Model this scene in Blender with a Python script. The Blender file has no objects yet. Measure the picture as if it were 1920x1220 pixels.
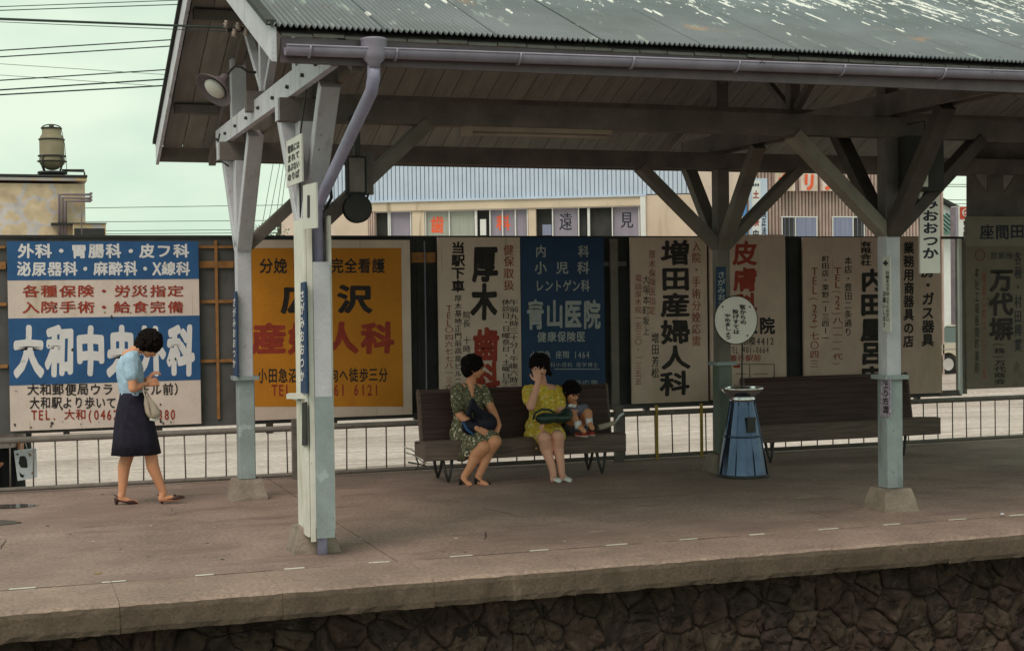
import bpy, math, random
from mathutils import Vector, Matrix, Quaternion, noise
random.seed(7)
C = bpy.context.scene.collection
sc = bpy.context.scene
R = math.radians

# ------------------------------------------------------------------ camera (a passenger's eye across the tracks)
W0, H0, FPX = 1920.0, 1220.0, 2752.0
YAW, PIT, ROL = R(19.27), R(1.05), R(-0.761)
EYE = Vector((0, 0, 1.8))
fw = Vector((math.sin(YAW)*math.cos(PIT), math.cos(YAW)*math.cos(PIT), -math.sin(PIT)))
rt0 = Vector((math.cos(YAW), -math.sin(YAW), 0)); up0 = rt0.cross(fw)
rt = math.cos(ROL)*rt0 + math.sin(ROL)*up0
up = -math.sin(ROL)*rt0 + math.cos(ROL)*up0
cam = bpy.data.cameras.new('camera'); cam.sensor_width = 36; cam.lens = 36*FPX/W0
cam.clip_end = 2000; cam.clip_start = .1
co = bpy.data.objects.new('camera', cam); C.objects.link(co); sc.camera = co
co.matrix_world = Matrix(((rt.x, up.x, -fw.x, EYE.x), (rt.y, up.y, -fw.y, EYE.y), (rt.z, up.z, -fw.z, EYE.z), (0, 0, 0, 1)))

# ------------------------------------------------------------------ sky: pale overcast with thin gaps
w = bpy.data.worlds.new('World'); sc.world = w; w.use_nodes = True
nt = w.node_tree; nt.nodes.clear()
N = nt.nodes.new; L = nt.links.new
SUN_EL, SUN_AZ = 50, 226          # degrees; azimuth clockwise from +Y
sky = N('ShaderNodeTexSky'); sky.sky_type = 'NISHITA'; sky.sun_disc = False
sky.sun_elevation = R(SUN_EL); sky.sun_rotation = R(SUN_AZ)
sk = N('ShaderNodeVectorMath'); sk.operation = 'SCALE'; sk.inputs[3].default_value = 1.0
L(sky.outputs[0], sk.inputs[0])
tc = N('ShaderNodeTexCoord'); mp = N('ShaderNodeMapping'); mp.inputs['Scale'].default_value = (2.2, 2.2, 6.5)
L(tc.outputs['Generated'], mp.inputs[0])
no = N('ShaderNodeTexNoise'); no.inputs['Scale'].default_value = 1.6; no.inputs['Detail'].default_value = 5
L(mp.outputs[0], no.inputs['Vector'])
cr = N('ShaderNodeValToRGB')
cr.color_ramp.elements[0].position = .36; cr.color_ramp.elements[0].color = (5.4, 7.2, 5.8, 1)
cr.color_ramp.elements[1].position = .62; cr.color_ramp.elements[1].color = (7.9, 9.1, 7.3, 1)
L(no.outputs['Fac'], cr.inputs[0])
mx = N('ShaderNodeMix'); mx.data_type = 'RGBA'; mx.inputs['Factor'].default_value = .93
L(sk.outputs[0], mx.inputs['A']); L(cr.outputs[0], mx.inputs['B'])
bg = N('ShaderNodeBackground'); bg.inputs['Strength'].default_value = .1
ow = N('ShaderNodeOutputWorld'); L(mx.outputs['Result'], bg.inputs[0]); L(bg.outputs[0], ow.inputs[0])
sl = bpy.data.lights.new('sun', 'SUN'); sl.energy = 1.5; sl.angle = R(34); sl.color = (1, .83, .75)
so = bpy.data.objects.new('sun', sl); C.objects.link(so)
sd = Vector((math.sin(R(SUN_AZ))*math.cos(R(SUN_EL)), math.cos(R(SUN_AZ))*math.cos(R(SUN_EL)), math.sin(R(SUN_EL))))
so.rotation_euler = sd.to_track_quat('Z', 'Y').to_euler(); so.location = (0, 0, 30)
sc.view_settings.view_transform = 'Standard'; sc.view_settings.look = 'None'
sc.view_settings.exposure = 0.12; sc.view_settings.gamma = 1

# ------------------------------------------------------------------ helpers
def ray(px, py): return fw*FPX + rt*(px-W0/2) - up*(py-H0/2)
def at(px, py, Y): d = ray(px, py); return EYE + d*(Y/d.y)
def atz(px, py, z=0): d = ray(px, py); return EYE + d*((z-EYE.z)/d.z)
def atx(px, py, X): d = ray(px, py); return EYE + d*(X/d.x)

class MB:
    def __init__(s): s.v = []; s.f = []; s.sm = []
    def add(s, vs, fs, smooth=False):
        b = len(s.v); s.v += [tuple(p) for p in vs]; s.f += [[i+b for i in f] for f in fs]; s.sm += [smooth]*len(fs); return s
    def box(s, a, b):
        x0, y0, z0 = a; x1, y1, z1 = b
        x0, x1 = min(x0, x1), max(x0, x1); y0, y1 = min(y0, y1), max(y0, y1); z0, z1 = min(z0, z1), max(z0, z1)
        return s.add([(x0,y0,z0),(x1,y0,z0),(x1,y1,z0),(x0,y1,z0),(x0,y0,z1),(x1,y0,z1),(x1,y1,z1),(x0,y1,z1)],
                     [(3,2,1,0),(4,5,6,7),(0,1,5,4),(1,2,6,5),(2,3,7,6),(3,0,4,7)])
    def beam(s, p, q, w, h, upv=(0,0,1), bev=0.0):
        p = Vector(p); q = Vector(q); d = (q-p).normalized(); u = Vector(upv)
        sdv = d.cross(u)
        if sdv.length < 1e-4: sdv = d.cross(Vector((1,0,0)))
        sdv.normalize(); u = sdv.cross(d).normalized()
        if bev <= 0:
            cs = [(-w/2,-h/2),(w/2,-h/2),(w/2,h/2),(-w/2,h/2)]
        else:
            cs = [(-w/2+bev,-h/2),(w/2-bev,-h/2),(w/2,-h/2+bev),(w/2,h/2-bev),(w/2-bev,h/2),(-w/2+bev,h/2),(-w/2,h/2-bev),(-w/2,-h/2+bev)]
        n = len(cs); vs = [p+sdv*a+u*b for a, b in cs]+[q+sdv*a+u*b for a, b in cs]
        fs = [(i, (i+1) % n, n+(i+1) % n, n+i) for i in range(n)]+[tuple(range(n-1,-1,-1)), tuple(range(n, 2*n))]
        return s.add(vs, fs)
    def tube(s, pts, r, n=8, cap=True, smooth=True):
        pts = [Vector(p) for p in pts]; rs = r if isinstance(r, (list, tuple)) else [r]*len(pts)
        vs = []; ref = None
        for i, p in enumerate(pts):
            d = (pts[min(i+1, len(pts)-1)]-pts[max(i-1, 0)]).normalized()
            if ref is None: ref = d.orthogonal().normalized()
            a = (ref-d*ref.dot(d)).normalized(); ref = a; b = d.cross(a)
            for k in range(n):
                t = 2*math.pi*k/n; vs.append(p+(a*math.cos(t)+b*math.sin(t))*rs[i])
        fs = []
        for i in range(len(pts)-1):
            for k in range(n): fs.append((i*n+k, i*n+(k+1) % n, (i+1)*n+(k+1) % n, (i+1)*n+k))
        s.add(vs, fs, smooth)
        if cap:
            m = len(s.v)-len(vs)
            s.f += [[m+k for k in range(n-1,-1,-1)], [m+(len(pts)-1)*n+k for k in range(n)]]; s.sm += [False, False]
        return s
    def lathe(s, c, prof, n=24, smooth=True, ang=0):
        c = Vector(c); vs = []; fs = []
        for r, z in prof:
            for k in range(n):
                t = 2*math.pi*k/n+ang; vs.append(c+Vector((r*math.cos(t), r*math.sin(t), z)))
        for i in range(len(prof)-1):
            for k in range(n): fs.append((i*n+k, i*n+(k+1) % n, (i+1)*n+(k+1) % n, (i+1)*n+k))
        s.add(vs, fs, smooth); m = len(s.v)-len(vs)
        s.f += [[m+k for k in range(n-1,-1,-1)], [m+(len(prof)-1)*n+k for k in range(n)]]; s.sm += [False, False]
        return s
    def cap(s, p, q, r1, r2, n=12):
        p = Vector(p); q = Vector(q); d = q-p; l = d.length; d = d.normalized() if l > 1e-6 else Vector((0,0,1))
        a = d.orthogonal().normalized(); b = d.cross(a); rings = []
        for i in range(5):
            t = -math.pi/2+math.pi/2*i/4; rings.append((p+d*(math.sin(t)*r1), math.cos(t)*r1+1e-4))
        for i in range(5):
            t = math.pi/2*i/4; rings.append((q+d*(math.sin(t)*r2), math.cos(t)*r2+1e-4))
        vs = [c+(a*math.cos(2*math.pi*k/n)+b*math.sin(2*math.pi*k/n))*r for c, r in rings for k in range(n)]
        fs = [(i*n+k, i*n+(k+1) % n, (i+1)*n+(k+1) % n, (i+1)*n+k) for i in range(len(rings)-1) for k in range(n)]
        fs += [tuple(range(n-1,-1,-1)), tuple((len(rings)-1)*n+k for k in range(n))]
        return s.add(vs, fs, True)
    def chain(s, pts, rs, n=12):
        for i in range(len(pts)-1): s.cap(pts[i], pts[i+1], rs[i], rs[i+1], n)
        return s
    def ell(s, c, r, rot=None, n=16, m=10):
        c = Vector(c); vs = []
        for i in range(m+1):
            t = math.pi*i/m
            for k in range(n):
                f = 2*math.pi*k/n; p = Vector((r[0]*(math.sin(t)+1e-3)*math.cos(f), r[1]*(math.sin(t)+1e-3)*math.sin(f), -r[2]*math.cos(t)))
                if rot is not None: p = rot @ p
                vs.append(c+p)
        fs = [(i*n+k, i*n+(k+1) % n, (i+1)*n+(k+1) % n, (i+1)*n+k) for i in range(m) for k in range(n)]
        fs += [tuple(range(n-1,-1,-1)), tuple(m*n+k for k in range(n))]
        return s.add(vs, fs, True)
    def loft(s, secs, n=28, fold=0, nf=7, ax=(1,0,0), ay=(0,1,0), smooth=True):
        """secs: (centre, rx, ry[, ax, ay]) ; folds grow towards the last section"""
        vs = []
        for i, q in enumerate(secs):
            c, rx, ry = Vector(q[0]), q[1], q[2]
            A = Vector(q[3]) if len(q) > 3 else Vector(ax); B = Vector(q[4]) if len(q) > 4 else Vector(ay)
            g = fold*i/(len(secs)-1)
            for k in range(n):
                t = 2*math.pi*k/n; m = 1+g*math.sin(nf*t+1.3)+g*.5*math.sin((nf+4)*t)
                vs.append(c+A*(rx*math.cos(t)*m)+B*(ry*math.sin(t)*m))
        fs = [(i*n+k, i*n+(k+1) % n, (i+1)*n+(k+1) % n, (i+1)*n+k) for i in range(len(secs)-1) for k in range(n)]
        fs += [tuple(range(n-1,-1,-1)), tuple((len(secs)-1)*n+k for k in range(n))]
        return s.add(vs, fs, smooth)
    def poly(s, pts, ext):
        """planar polygon extruded by vector ext"""
        n = len(pts); e = Vector(ext); ps = [Vector(p) for p in pts]
        return s.add(ps+[p+e for p in ps], [tuple(range(n-1,-1,-1)), tuple(range(n, 2*n))]+[(i, (i+1) % n, n+(i+1) % n, n+i) for i in range(n)])
    def mesh(s, name, org):
        me = bpy.data.meshes.new(name); o = Vector(org)
        me.from_pydata([(v[0]-o.x, v[1]-o.y, v[2]-o.z) for v in s.v], [], s.f)
        me.polygons.foreach_set('use_smooth', s.sm); me.update(); return me
    def build(s, name, mat, parent=None, org=None, fix=False):
        if org is None:
            if parent is not None: org = wloc(parent)
            else:
                xs = [v[0] for v in s.v]; ys = [v[1] for v in s.v]; zs = [v[2] for v in s.v]
                org = Vector(((min(xs)+max(xs))/2, (min(ys)+max(ys))/2, min(zs)))
        me = s.mesh(name, org)
        if fix:
            import bmesh
            bm = bmesh.new(); bm.from_mesh(me); bmesh.ops.recalc_face_normals(bm, faces=bm.faces); bm.to_mesh(me); bm.free()
        return link(name, me, mat, parent, org)

def wloc(o):
    p = Vector((0,0,0))
    while o is not None: p += o.location; o = o.parent
    return p
def link(name, me, mat, parent, org):
    if mat is not None and len(me.materials) == 0: me.materials.append(mat)
    o = bpy.data.objects.new(name, me); C.objects.link(o)
    if parent is not None: o.parent = parent; o.location = Vector(org)-wloc(parent)
    else: o.location = org
    return o
def tag(o, label=None, cat=None, group=None, kind=None):
    if label: o['label'] = label
    if cat: o['category'] = cat
    if group: o['group'] = group
    if kind: o['kind'] = kind
    return o
def thing(name, loc, label, cat, group=None):
    o = bpy.data.objects.new(name, None); C.objects.link(o); o.location = loc; o.empty_display_size = .1
    return tag(o, label, cat, group)
def copy_part(o, off, parent=None):
    c = o.copy(); C.objects.link(c); c.location = o.location+Vector(off)
    if parent is not None: c.parent = parent
    return c
def B(a, b, name, mat, parent=None): return MB().box(a, b).build(name, mat, parent)

# ------------------------------------------------------------------ materials
def mat(name, col, rough=.8, var=.15, scale=6, col2=None, bump=.0, bscale=None, metal=0, spots=None, streak=None, spec=.3, stretch=None, grain=.0):
    """base colour varied by noise towards col2; spots=(colour, scale, threshold); streak=(colour, scale, threshold, stretch)"""
    m = bpy.data.materials.new(name); m.use_nodes = True; t = m.node_tree; b = t.nodes['Principled BSDF']
    n = t.nodes.new; l = t.links.new
    b.inputs['Roughness'].default_value = rough; b.inputs['Metallic'].default_value = metal
    b.inputs['Specular IOR Level'].default_value = spec
    g = n('ShaderNodeNewGeometry')
    def noise(sc_, det=5, st=None, ro=.6):
        mpp = n('ShaderNodeMapping'); l(g.outputs['Position'], mpp.inputs[0])
        if st: mpp.inputs['Scale'].default_value = st
        x = n('ShaderNodeTexNoise'); x.inputs['Scale'].default_value = sc_; x.inputs['Detail'].default_value = det
        x.inputs['Roughness'].default_value = ro
        l(mpp.outputs[0], x.inputs['Vector']); return x.outputs['Fac']
    c = Vector(col); c2 = Vector(col2) if col2 else c*(1-2.2*var)
    c1 = c if col2 else c*(1+var)
    f = noise(scale, 6, stretch)
    rp = n('ShaderNodeValToRGB'); rp.color_ramp.elements[0].position = .32; rp.color_ramp.elements[1].position = .68
    rp.color_ramp.elements[0].color = (*c2, 1); rp.color_ramp.elements[1].color = (*c1, 1); l(f, rp.inputs[0])
    cur = rp.outputs[0]
    if grain:
        f3 = noise(scale*22, 2, None, .7)
        mr = n('ShaderNodeMapRange'); mr.inputs['From Min'].default_value = .3; mr.inputs['From Max'].default_value = .7
        mr.inputs['To Min'].default_value = 1-grain; mr.inputs['To Max'].default_value = 1+grain; l(f3, mr.inputs[0])
        vm = n('ShaderNodeVectorMath'); vm.operation = 'SCALE'; l(cur, vm.inputs[0]); l(mr.outputs[0], vm.inputs[3]); cur = vm.outputs[0]
    for sp in (spots or []), (streak or []):
        for q in (sp if sp and isinstance(sp, list) else ([sp] if sp else [])):
            f2 = noise(q[1], 4, q[3] if len(q) > 3 else None)
            r2 = n('ShaderNodeValToRGB'); r2.color_ramp.elements[0].position = q[2]; r2.color_ramp.elements[1].position = min(1, q[2]+(q[4] if len(q) > 4 else .03))
            r2.color_ramp.elements[0].color = (0,0,0,1); r2.color_ramp.elements[1].color = (1,1,1,1); l(f2, r2.inputs[0])
            mm = n('ShaderNodeMix'); mm.data_type = 'RGBA'; l(r2.outputs[0], mm.inputs['Factor']); l(cur, mm.inputs['A']); mm.inputs['B'].default_value = (*q[0], 1)
            cur = mm.outputs['Result']
    l(cur, b.inputs['Base Color'])
    if bump:
        fb = noise(bscale or scale*8, 5)
        bp = n('ShaderNodeBump'); bp.inputs['Strength'].default_value = bump; bp.inputs['Distance'].default_value = .01
        l(fb, bp.inputs['Height']); l(bp.outputs[0], b.inputs['Normal'])
    return m
DK = (.02, .016, .012); RUST = (.16, .07, .03)
M = {}
M['concrete'] = mat('platform concrete', (.325, .230, .198), .85, .13, 1.3, bump=.7, bscale=60, grain=.26, spots=[((.225,.150,.132), 2.0, .53, (.6,1.3,1), .16), ((.25,.168,.15), .6, .5, None, .2), ((.13,.085,.07), 1.1, .66, (.5,1.6,1), .1), ((.42,.33,.28), 3.1, .66, (.5,1.5,1), .1), ((.08,.055,.045), 40, .74, None, .02), ((.07,.055,.045), 9, .735, None, .02)])
M['coping'] = mat('coping concrete', (.335, .238, .200), .85, .12, 1.6, bump=.7, bscale=50, grain=.26, spots=[((.27,.19,.16), 3.5, .56, (1,1,2), .1), ((.6,.56,.5), 26, .74, None, .02)])
M['joint'] = mat('earthy wall mortar', (.045,.030,.026), .95, .3, 7, bump=1, bscale=30, grain=.3)
M['copface'] = mat('darker coping face', (.125, .090, .068), .9, .16, 2, bump=.7, bscale=40, grain=.2, spots=[((.085,.062,.045), 3.2, .53, (1,1,.4), .12), ((.24,.18,.14), 4, .67, (1,1,.35), .06)])
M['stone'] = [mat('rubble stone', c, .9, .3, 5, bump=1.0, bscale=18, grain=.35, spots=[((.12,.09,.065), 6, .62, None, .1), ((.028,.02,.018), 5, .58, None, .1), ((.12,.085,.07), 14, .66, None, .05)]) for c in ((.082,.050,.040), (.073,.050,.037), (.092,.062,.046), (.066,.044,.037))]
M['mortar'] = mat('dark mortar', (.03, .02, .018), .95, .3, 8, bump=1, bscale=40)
M['dirt'] = mat('gravel lot', (.62, .51, .485), .95, .1, .5, col2=(.39,.31,.29), bump=.6, bscale=14, grain=.2, stretch=(.35, 1.4, 1), spots=[((.24,.185,.165), .8, .58, (.35,1.7,1), .12), ((.36,.285,.26), 2.5, .56, (.25,2,1), .1), ((.82,.74,.70), 3.3, .62, (.25,2,1), .08), ((.2,.15,.13), 14, .72, None, .03)])
M['ballast'] = mat('ballast', (.16, .12, .10), .95, .3, 20, bump=1, bscale=30)
M['paintw'] = mat('white road paint', (.72, .68, .6), .7, .05, 10, spots=[((.25,.2,.17), 30, .62, None, .05)])
M['wood_lt'] = mat('pale painted wood', (.56, .55, .61), .6, .06, 5, bump=.4, bscale=30, grain=.07, spots=[((.12,.10,.07), 26, .695), ((.40,.39,.38), 4, .56, (1.5,1.5,.25), .14), ((.20,.17,.13), 7, .67, (2,2,.3), .03)])
M['wood_cream'] = mat('cream painted wood', (.72, .70, .64), .6, .06, 5, bump=.25, bscale=30, spots=[((.14,.10,.06), 22, .69), ((.52,.49,.38), 5, .57, (1,1,.25), .1), ((.22,.17,.12), 7, .68, (2,2,.3), .03)])
M['wood_teal'] = mat('grey green painted wood', (.30, .345, .36), .6, .09, 4, bump=.25, bscale=30, grain=.08, spots=[((.08,.07,.05), 24, .70), ((.40,.45,.46), 5, .63, None, .05), ((.17,.19,.19), 3, .6, (1,1,.3), .12)])
M['wood_olive'] = mat('dull olive green painted wood', (.15, .175, .15), .6, .1, 4, bump=.3, bscale=30, grain=.08, spots=[((.07,.06,.05), 24, .70)])
M['wood_dk'] = mat('weathered painted roof timber and shaded post top', (.185, .162, .15), .8, .15, 4, bump=.2, bscale=30, grain=.1)
M['brace'] = mat('weathered grey brace', (.20, .175, .155), .7, .12, 4, bump=.2, bscale=30)
M['brace_lt'] = mat('weathered olive grey brace', (.27, .24, .205), .7, .12, 4, bump=.2, bscale=30)
M['plank'] = [mat('roof plank', c, .85, .09, 3, bump=.2, bscale=25, stretch=(4, .6, .6), spots=[((.17,.15,.135), 3, .66, None, .14)]) for c in ((.30,.285,.262), (.285,.27,.25), (.315,.30,.275))]
M['lavender'] = mat('grey lavender painted gutter', (.32, .29, .38), .45, .1, 5, bump=.1, spec=.5, spots=[((.12,.1,.12), 14, .7)])
M['fascia'] = mat('dull lavender fascia board', (.19, .155, .175), .7, .12, 4, bump=.2)
M['pipe_lav'] = mat('blue lavender painted pipe', (.36, .34, .50), .45, .08, 5, spec=.5, spots=[((.15,.13,.18), 14, .7)])
M['base'] = mat('rough concrete footing', (.30, .24, .20), .95, .15, 6, bump=1, bscale=40, grain=.15)
M['dark'] = mat('dark grey panel', (.045, .045, .045), .8, .2, 2)
M['panel'] = mat('weathered grey hoarding panel', (.115, .11, .11), .8, .15, 2, spots=[((.06,.055,.05), 2, .58, (1,1,.3), .1)])
M['lattice'] = mat('orange brown timber', (.36, .17, .06), .75, .15, 8, bump=.2)
M['iron'] = mat('dark iron', (.05, .045, .045), .55, .15, 8, spec=.4, bump=.1)
M['rail'] = mat('dull grey painted railing', (.18, .155, .14), .6, .12, 6, bump=.1, spots=[((.1,.05,.03), 20, .66)])
M['rail_y'] = mat('yellow painted post', (.42, .27, .05), .6, .1, 6)
M['chrome'] = mat('chrome', (.85, .85, .88), .12, .03, 3, metal=1, spec=.5)
M['steelblue'] = mat('blue steel sheet', (.085, .115, .19), .24, .15, 4, metal=.9, spec=.6, bump=.05)
M['bench'] = mat('dark brown bench slat', (.07, .036, .034), .6, .2, 6, stretch=(.4, 6, 6), bump=.2, bscale=20)
M['bench2'] = mat('worn brown bench plank', (.15, .105, .09), .6, .18, 6, stretch=(.4, 6, 6), bump=.2, bscale=20)
M['skin'] = mat('skin', (.68, .31, .18), .5, .05, 8, spec=.35)
M['skin2'] = mat('pale skin', (.78, .40, .30), .5, .05, 8, spec=.35)
M['lip'] = mat('lips', (.36, .10, .08), .5, .05, 8)
M['hair'] = mat('black hair', (.010, .006, .006), .7, .5, 40, bump=1, bscale=120, spec=.15)
M['eye'] = mat('dark eyes', (.015, .01, .01), .3, .1, 8)
M['ltblue'] = mat('light blue knit', (.44, .62, .80), .85, .08, 40, bump=.5, bscale=160)
M['navy'] = mat('navy skirt cloth', (.020, .018, .034), .9, .2, 20, bump=.4, bscale=200)
M['beige_bag'] = mat('beige vinyl bag', (.46, .38, .31), .45, .1, 8)
M['navy_bag'] = mat('navy cloth bundle', (.013, .013, .03), .6, .3, 6)
M['green_bag'] = mat('dark green leather bag', (.017, .040, .032), .4, .2, 8, spec=.5)
M['shoe_br'] = mat('brown leather shoe', (.06, .022, .02), .35, .1, 8, spec=.5)
M['shoe_bk'] = mat('black leather shoe', (.012, .011, .012), .35, .1, 8, spec=.5)
M['shoe_w'] = mat('white leather shoe', (.75, .74, .74), .4, .04, 8, spec=.5)
M['shoe_r'] = mat('red canvas shoe', (.36, .05, .035), .6, .1, 8)
M['whitecloth'] = mat('white cotton', (.74, .74, .80), .8, .04, 20)
M['childblue'] = mat('grey blue child dress', (.20, .20, .29), .85, .15, 12)
M['black'] = mat('black cloth', (.012, .011, .013), .9, .2, 12)
M['dgrey'] = mat('dark grey green cloth', (.06, .07, .07), .9, .2, 12)
M['pinkshirt'] = mat('pale pink striped shirt', (.66, .55, .53), .8, .04, 40, stretch=(.1, .1, 3))
M['shadewood'] = mat('shaded brace timber', (.085, .07, .062), .8, .15, 4, bump=.2, bscale=30)  # shade on the front right braces put into a darker timber colour
M['batten'] = mat('dusty brownish batten', (.40, .31, .26), .7, .08, 5)
M['white2'] = mat('bright white enamel', (.90, .84, .80), .5, .03, 5, spots=[((.3,.2,.12), 18, .73)])
M['white'] = mat('white enamel', (.68, .66, .62), .55, .04, 5, spots=[((.2,.13,.08), 18, .73)])
M['signwhite'] = mat('aged white sign paint', (.76, .62, .57), .6, .05, 4, grain=.05, spots=[((.30,.20,.12), 13, .70), ((.55,.44,.33), 2, .56, (1,1,.4), .14), ((.42,.28,.17), 5, .65, (4,1,.22), .08), ((.06,.04,.03), 24, .75)])
M['signcream'] = mat('cream sign paint', (.72, .56, .48), .6, .05, 3, grain=.05, spots=[((.60,.46,.36), 2.5, .56, (1,1,.3), .14), ((.44,.33,.24), 4, .64, (5,1,.25), .1), ((.1,.07,.05), 22, .76)])
M['signtan'] = mat('tan sign paint', (.68, .50, .42), .6, .06, 3, grain=.05, spots=[((.54,.41,.31), 2.5, .55, (1,1,.3), .14), ((.40,.29,.21), 4, .63, (5,1,.25), .1), ((.1,.07,.05), 22, .76)])
M['signblue'] = mat('blue sign paint', (.03, .105, .27), .5, .08, 5, grain=.06, spots=[((.14,.09,.05), 15, .72), ((.08,.2,.38), 5, .66, None, .06)])
M['signblue2'] = mat('deep blue sign paint', (.018, .05, .125), .5, .08, 5, grain=.06)
M['signorange'] = mat('orange sign paint', (.60, .225, .016), .6, .06, 2, grain=.06, spots=[((.54,.19,.015), 4, .56, (1,1,.5), .14), ((.34,.13,.02), 5, .66, (4,1,.3), .1)])
M['inkw'] = mat('white lettering', (.78, .74, .76), .55, .04, 5, spots=[((.10,.07,.05), 13, .745), ((.48,.48,.50), 7, .64, None, .06)])
M['inkw2'] = mat('greyed white lettering', (.42, .43, .43), .6, .08, 20)
M['inkr'] = mat('red lettering', (.36, .045, .025), .6, .1, 12, spots=[((.5,.35,.25), 26, .72)])
M['inkr2'] = mat('faded red lettering', (.33, .075, .05), .6, .12, 12)
M['inkk'] = mat('black lettering', (.03, .022, .022), .6, .2, 12)
M['inkkb'] = mat('blue black lettering', (.025, .028, .05), .6, .2, 12)
M['inko'] = mat('vermilion lettering', (.85, .13, .05), .6, .05, 12)
M['plaster'] = mat('stained plaster', (.56, .50, .51), .9, .08, 1.5, bump=.2, spots=[((.62,.47,.29), 1.3, .50, None, .02), ((.50,.47,.50), 2.6, .55, None, .02), ((.13,.09,.08), 2.5, .69, None, .05)])
M['plaster2'] = mat('beige concrete wall', (.62, .50, .41), .9, .06, 1.2, spots=[((.45,.32,.21), 1.3, .6, (1,1,.12), .1)])
M['plaster3'] = mat('cream concrete band', (.64, .53, .41), .9, .06, 1.2, spots=[((.17,.12,.07), 1.6, .61, (1,1,.08), .08)])
M['siding'] = mat('pale blue metal siding', (.52, .60, .74), .5, .04, 2, spec=.4)
M['corr_br'] = mat('brown grey corrugated iron', (.46, .345, .31), .6, .12, 2)
M['winframe'] = mat('white window frame', (.72, .72, .72), .5, .03, 5)
M['curtain'] = mat('lilac blind', (.30, .27, .34), .8, .08, 5, stretch=(1,1,.2))
M['curtain2'] = mat('grey green curtain', (.37, .39, .35), .8, .06, 5, stretch=(6,1,.2))
M['curtain3'] = mat('blue grey curtain', (.25, .27, .40), .8, .1, 5, stretch=(6,1,.2))
M['greenroof'] = mat('green tiled roof', (.16, .30, .26), .6, .1, 3)
M['bluepost'] = mat('blue painted post', (.06, .17, .38), .5, .05, 4)
M['redplate'] = mat('red sign plate', (.50, .06, .03), .5, .05, 4)
M['car'] = mat('pale beige car paint', (.55, .47, .38), .25, .03, 3, spec=.6)
M['rubber'] = mat('black rubber', (.02, .02, .02), .8, .1, 10)
M['leaf'] = mat('pale green leaves', (.10, .13, .06), .7, .3, 6)
M['leaf2'] = mat('white blossom', (.62, .60, .55), .7, .1, 6)
M['bark'] = mat('bark', (.08, .06, .045), .9, .2, 10)
M['wire'] = mat('overhead wire', (.03, .05, .045), .6, .1, 2)
M['porcelain'] = mat('brown white porcelain insulator', (.36, .27, .23), .3, .2, 20, spec=.6)
M['pinkwall'] = mat('pinkish wall', (.66, .53, .46), .9, .06, 2)
def water():
    m = bpy.data.materials.new('rain water'); m.use_nodes = True; b = m.node_tree.nodes['Principled BSDF']
    b.inputs['Base Color'].default_value = (.12,.105,.1,1); b.inputs['Roughness'].default_value = .06; b.inputs['Specular IOR Level'].default_value = .8
    return m
M['water'] = water()
M['glass'] = mat('window glass', (.06, .07, .07), .08, .02, 3, spec=.9)
def roofmat():
    m = mat('blue green painted corrugated iron', (.165, .19, .215), .5, .1, 1.2, col2=(.10,.118,.127), bump=.1, spec=.5,
            spots=[((.30,.20,.13), 1.5, .66, None, .1), ((.10,.11,.09), 9, .66, (2,.5,.5), .06), ((.27,.32,.30), 4, .62, (3,.5,.5), .08)])
    t = m.node_tree; b = t.nodes['Principled BSDF']; n = t.nodes.new; l = t.links.new
    src = b.inputs['Base Color'].links[0].from_socket
    g = n('ShaderNodeNewGeometry'); sp = n('ShaderNodeSeparateXYZ'); l(g.outputs['Position'], sp.inputs[0])
    def fac(sx, sy, sc_, th, wd):
        mp_ = n('ShaderNodeMapping'); mp_.inputs['Scale'].default_value = (sx, sy, sy*.5); l(g.outputs['Position'], mp_.inputs[0])
        x = n('ShaderNodeTexNoise'); x.inputs['Scale'].default_value = sc_; x.inputs['Detail'].default_value = 5; x.inputs['Roughness'].default_value = .62
        l(mp_.outputs[0], x.inputs[0])
        # more paint has flaked off towards the ridge
        h = n('ShaderNodeMapRange'); h.inputs['From Min'].default_value = 8.9; h.inputs['From Max'].default_value = 10.6
        h.inputs['To Min'].default_value = -.09; h.inputs['To Max'].default_value = .055; l(sp.outputs['Y'], h.inputs[0])
        a = n('ShaderNodeMath'); a.operation = 'ADD'; l(x.outputs['Fac'], a.inputs[0]); l(h.outputs[0], a.inputs[1])
        r = n('ShaderNodeMapRange'); r.inputs['From Min'].default_value = th; r.inputs['From Max'].default_value = th+wd; l(a.outputs[0], r.inputs[0])
        return r.outputs[0]
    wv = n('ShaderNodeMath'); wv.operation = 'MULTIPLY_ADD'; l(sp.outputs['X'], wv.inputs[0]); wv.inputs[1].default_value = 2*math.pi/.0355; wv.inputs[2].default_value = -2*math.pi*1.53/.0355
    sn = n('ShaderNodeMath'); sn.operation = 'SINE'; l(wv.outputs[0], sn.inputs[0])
    vr = n('ShaderNodeMapRange'); vr.inputs['From Min'].default_value = -1; vr.inputs['From Max'].default_value = .2; vr.inputs['To Min'].default_value = .42; vr.inputs['To Max'].default_value = 1.12; l(sn.outputs[0], vr.inputs[0])  # corrugation shading painted into the colour: darker valleys, lighter crests
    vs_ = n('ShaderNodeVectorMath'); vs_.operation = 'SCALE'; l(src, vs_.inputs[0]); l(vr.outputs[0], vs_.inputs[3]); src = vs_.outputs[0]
    f1 = fac(8, .9, 1.8, .60, .01); f2 = fac(12, 2.6, 2.4, .645, .01)
    mxm = n('ShaderNodeMath'); mxm.operation = 'MAXIMUM'; l(f1, mxm.inputs[0]); l(f2, mxm.inputs[1])
    mm = n('ShaderNodeMix'); mm.data_type = 'RGBA'; l(mxm.outputs[0], mm.inputs['Factor']); l(src, mm.inputs['A']); mm.inputs['B'].default_value = (.80,.79,.76,1)
    l(mm.outputs['Result'], b.inputs['Base Color']); return m
M['roof'] = roofmat()
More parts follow.
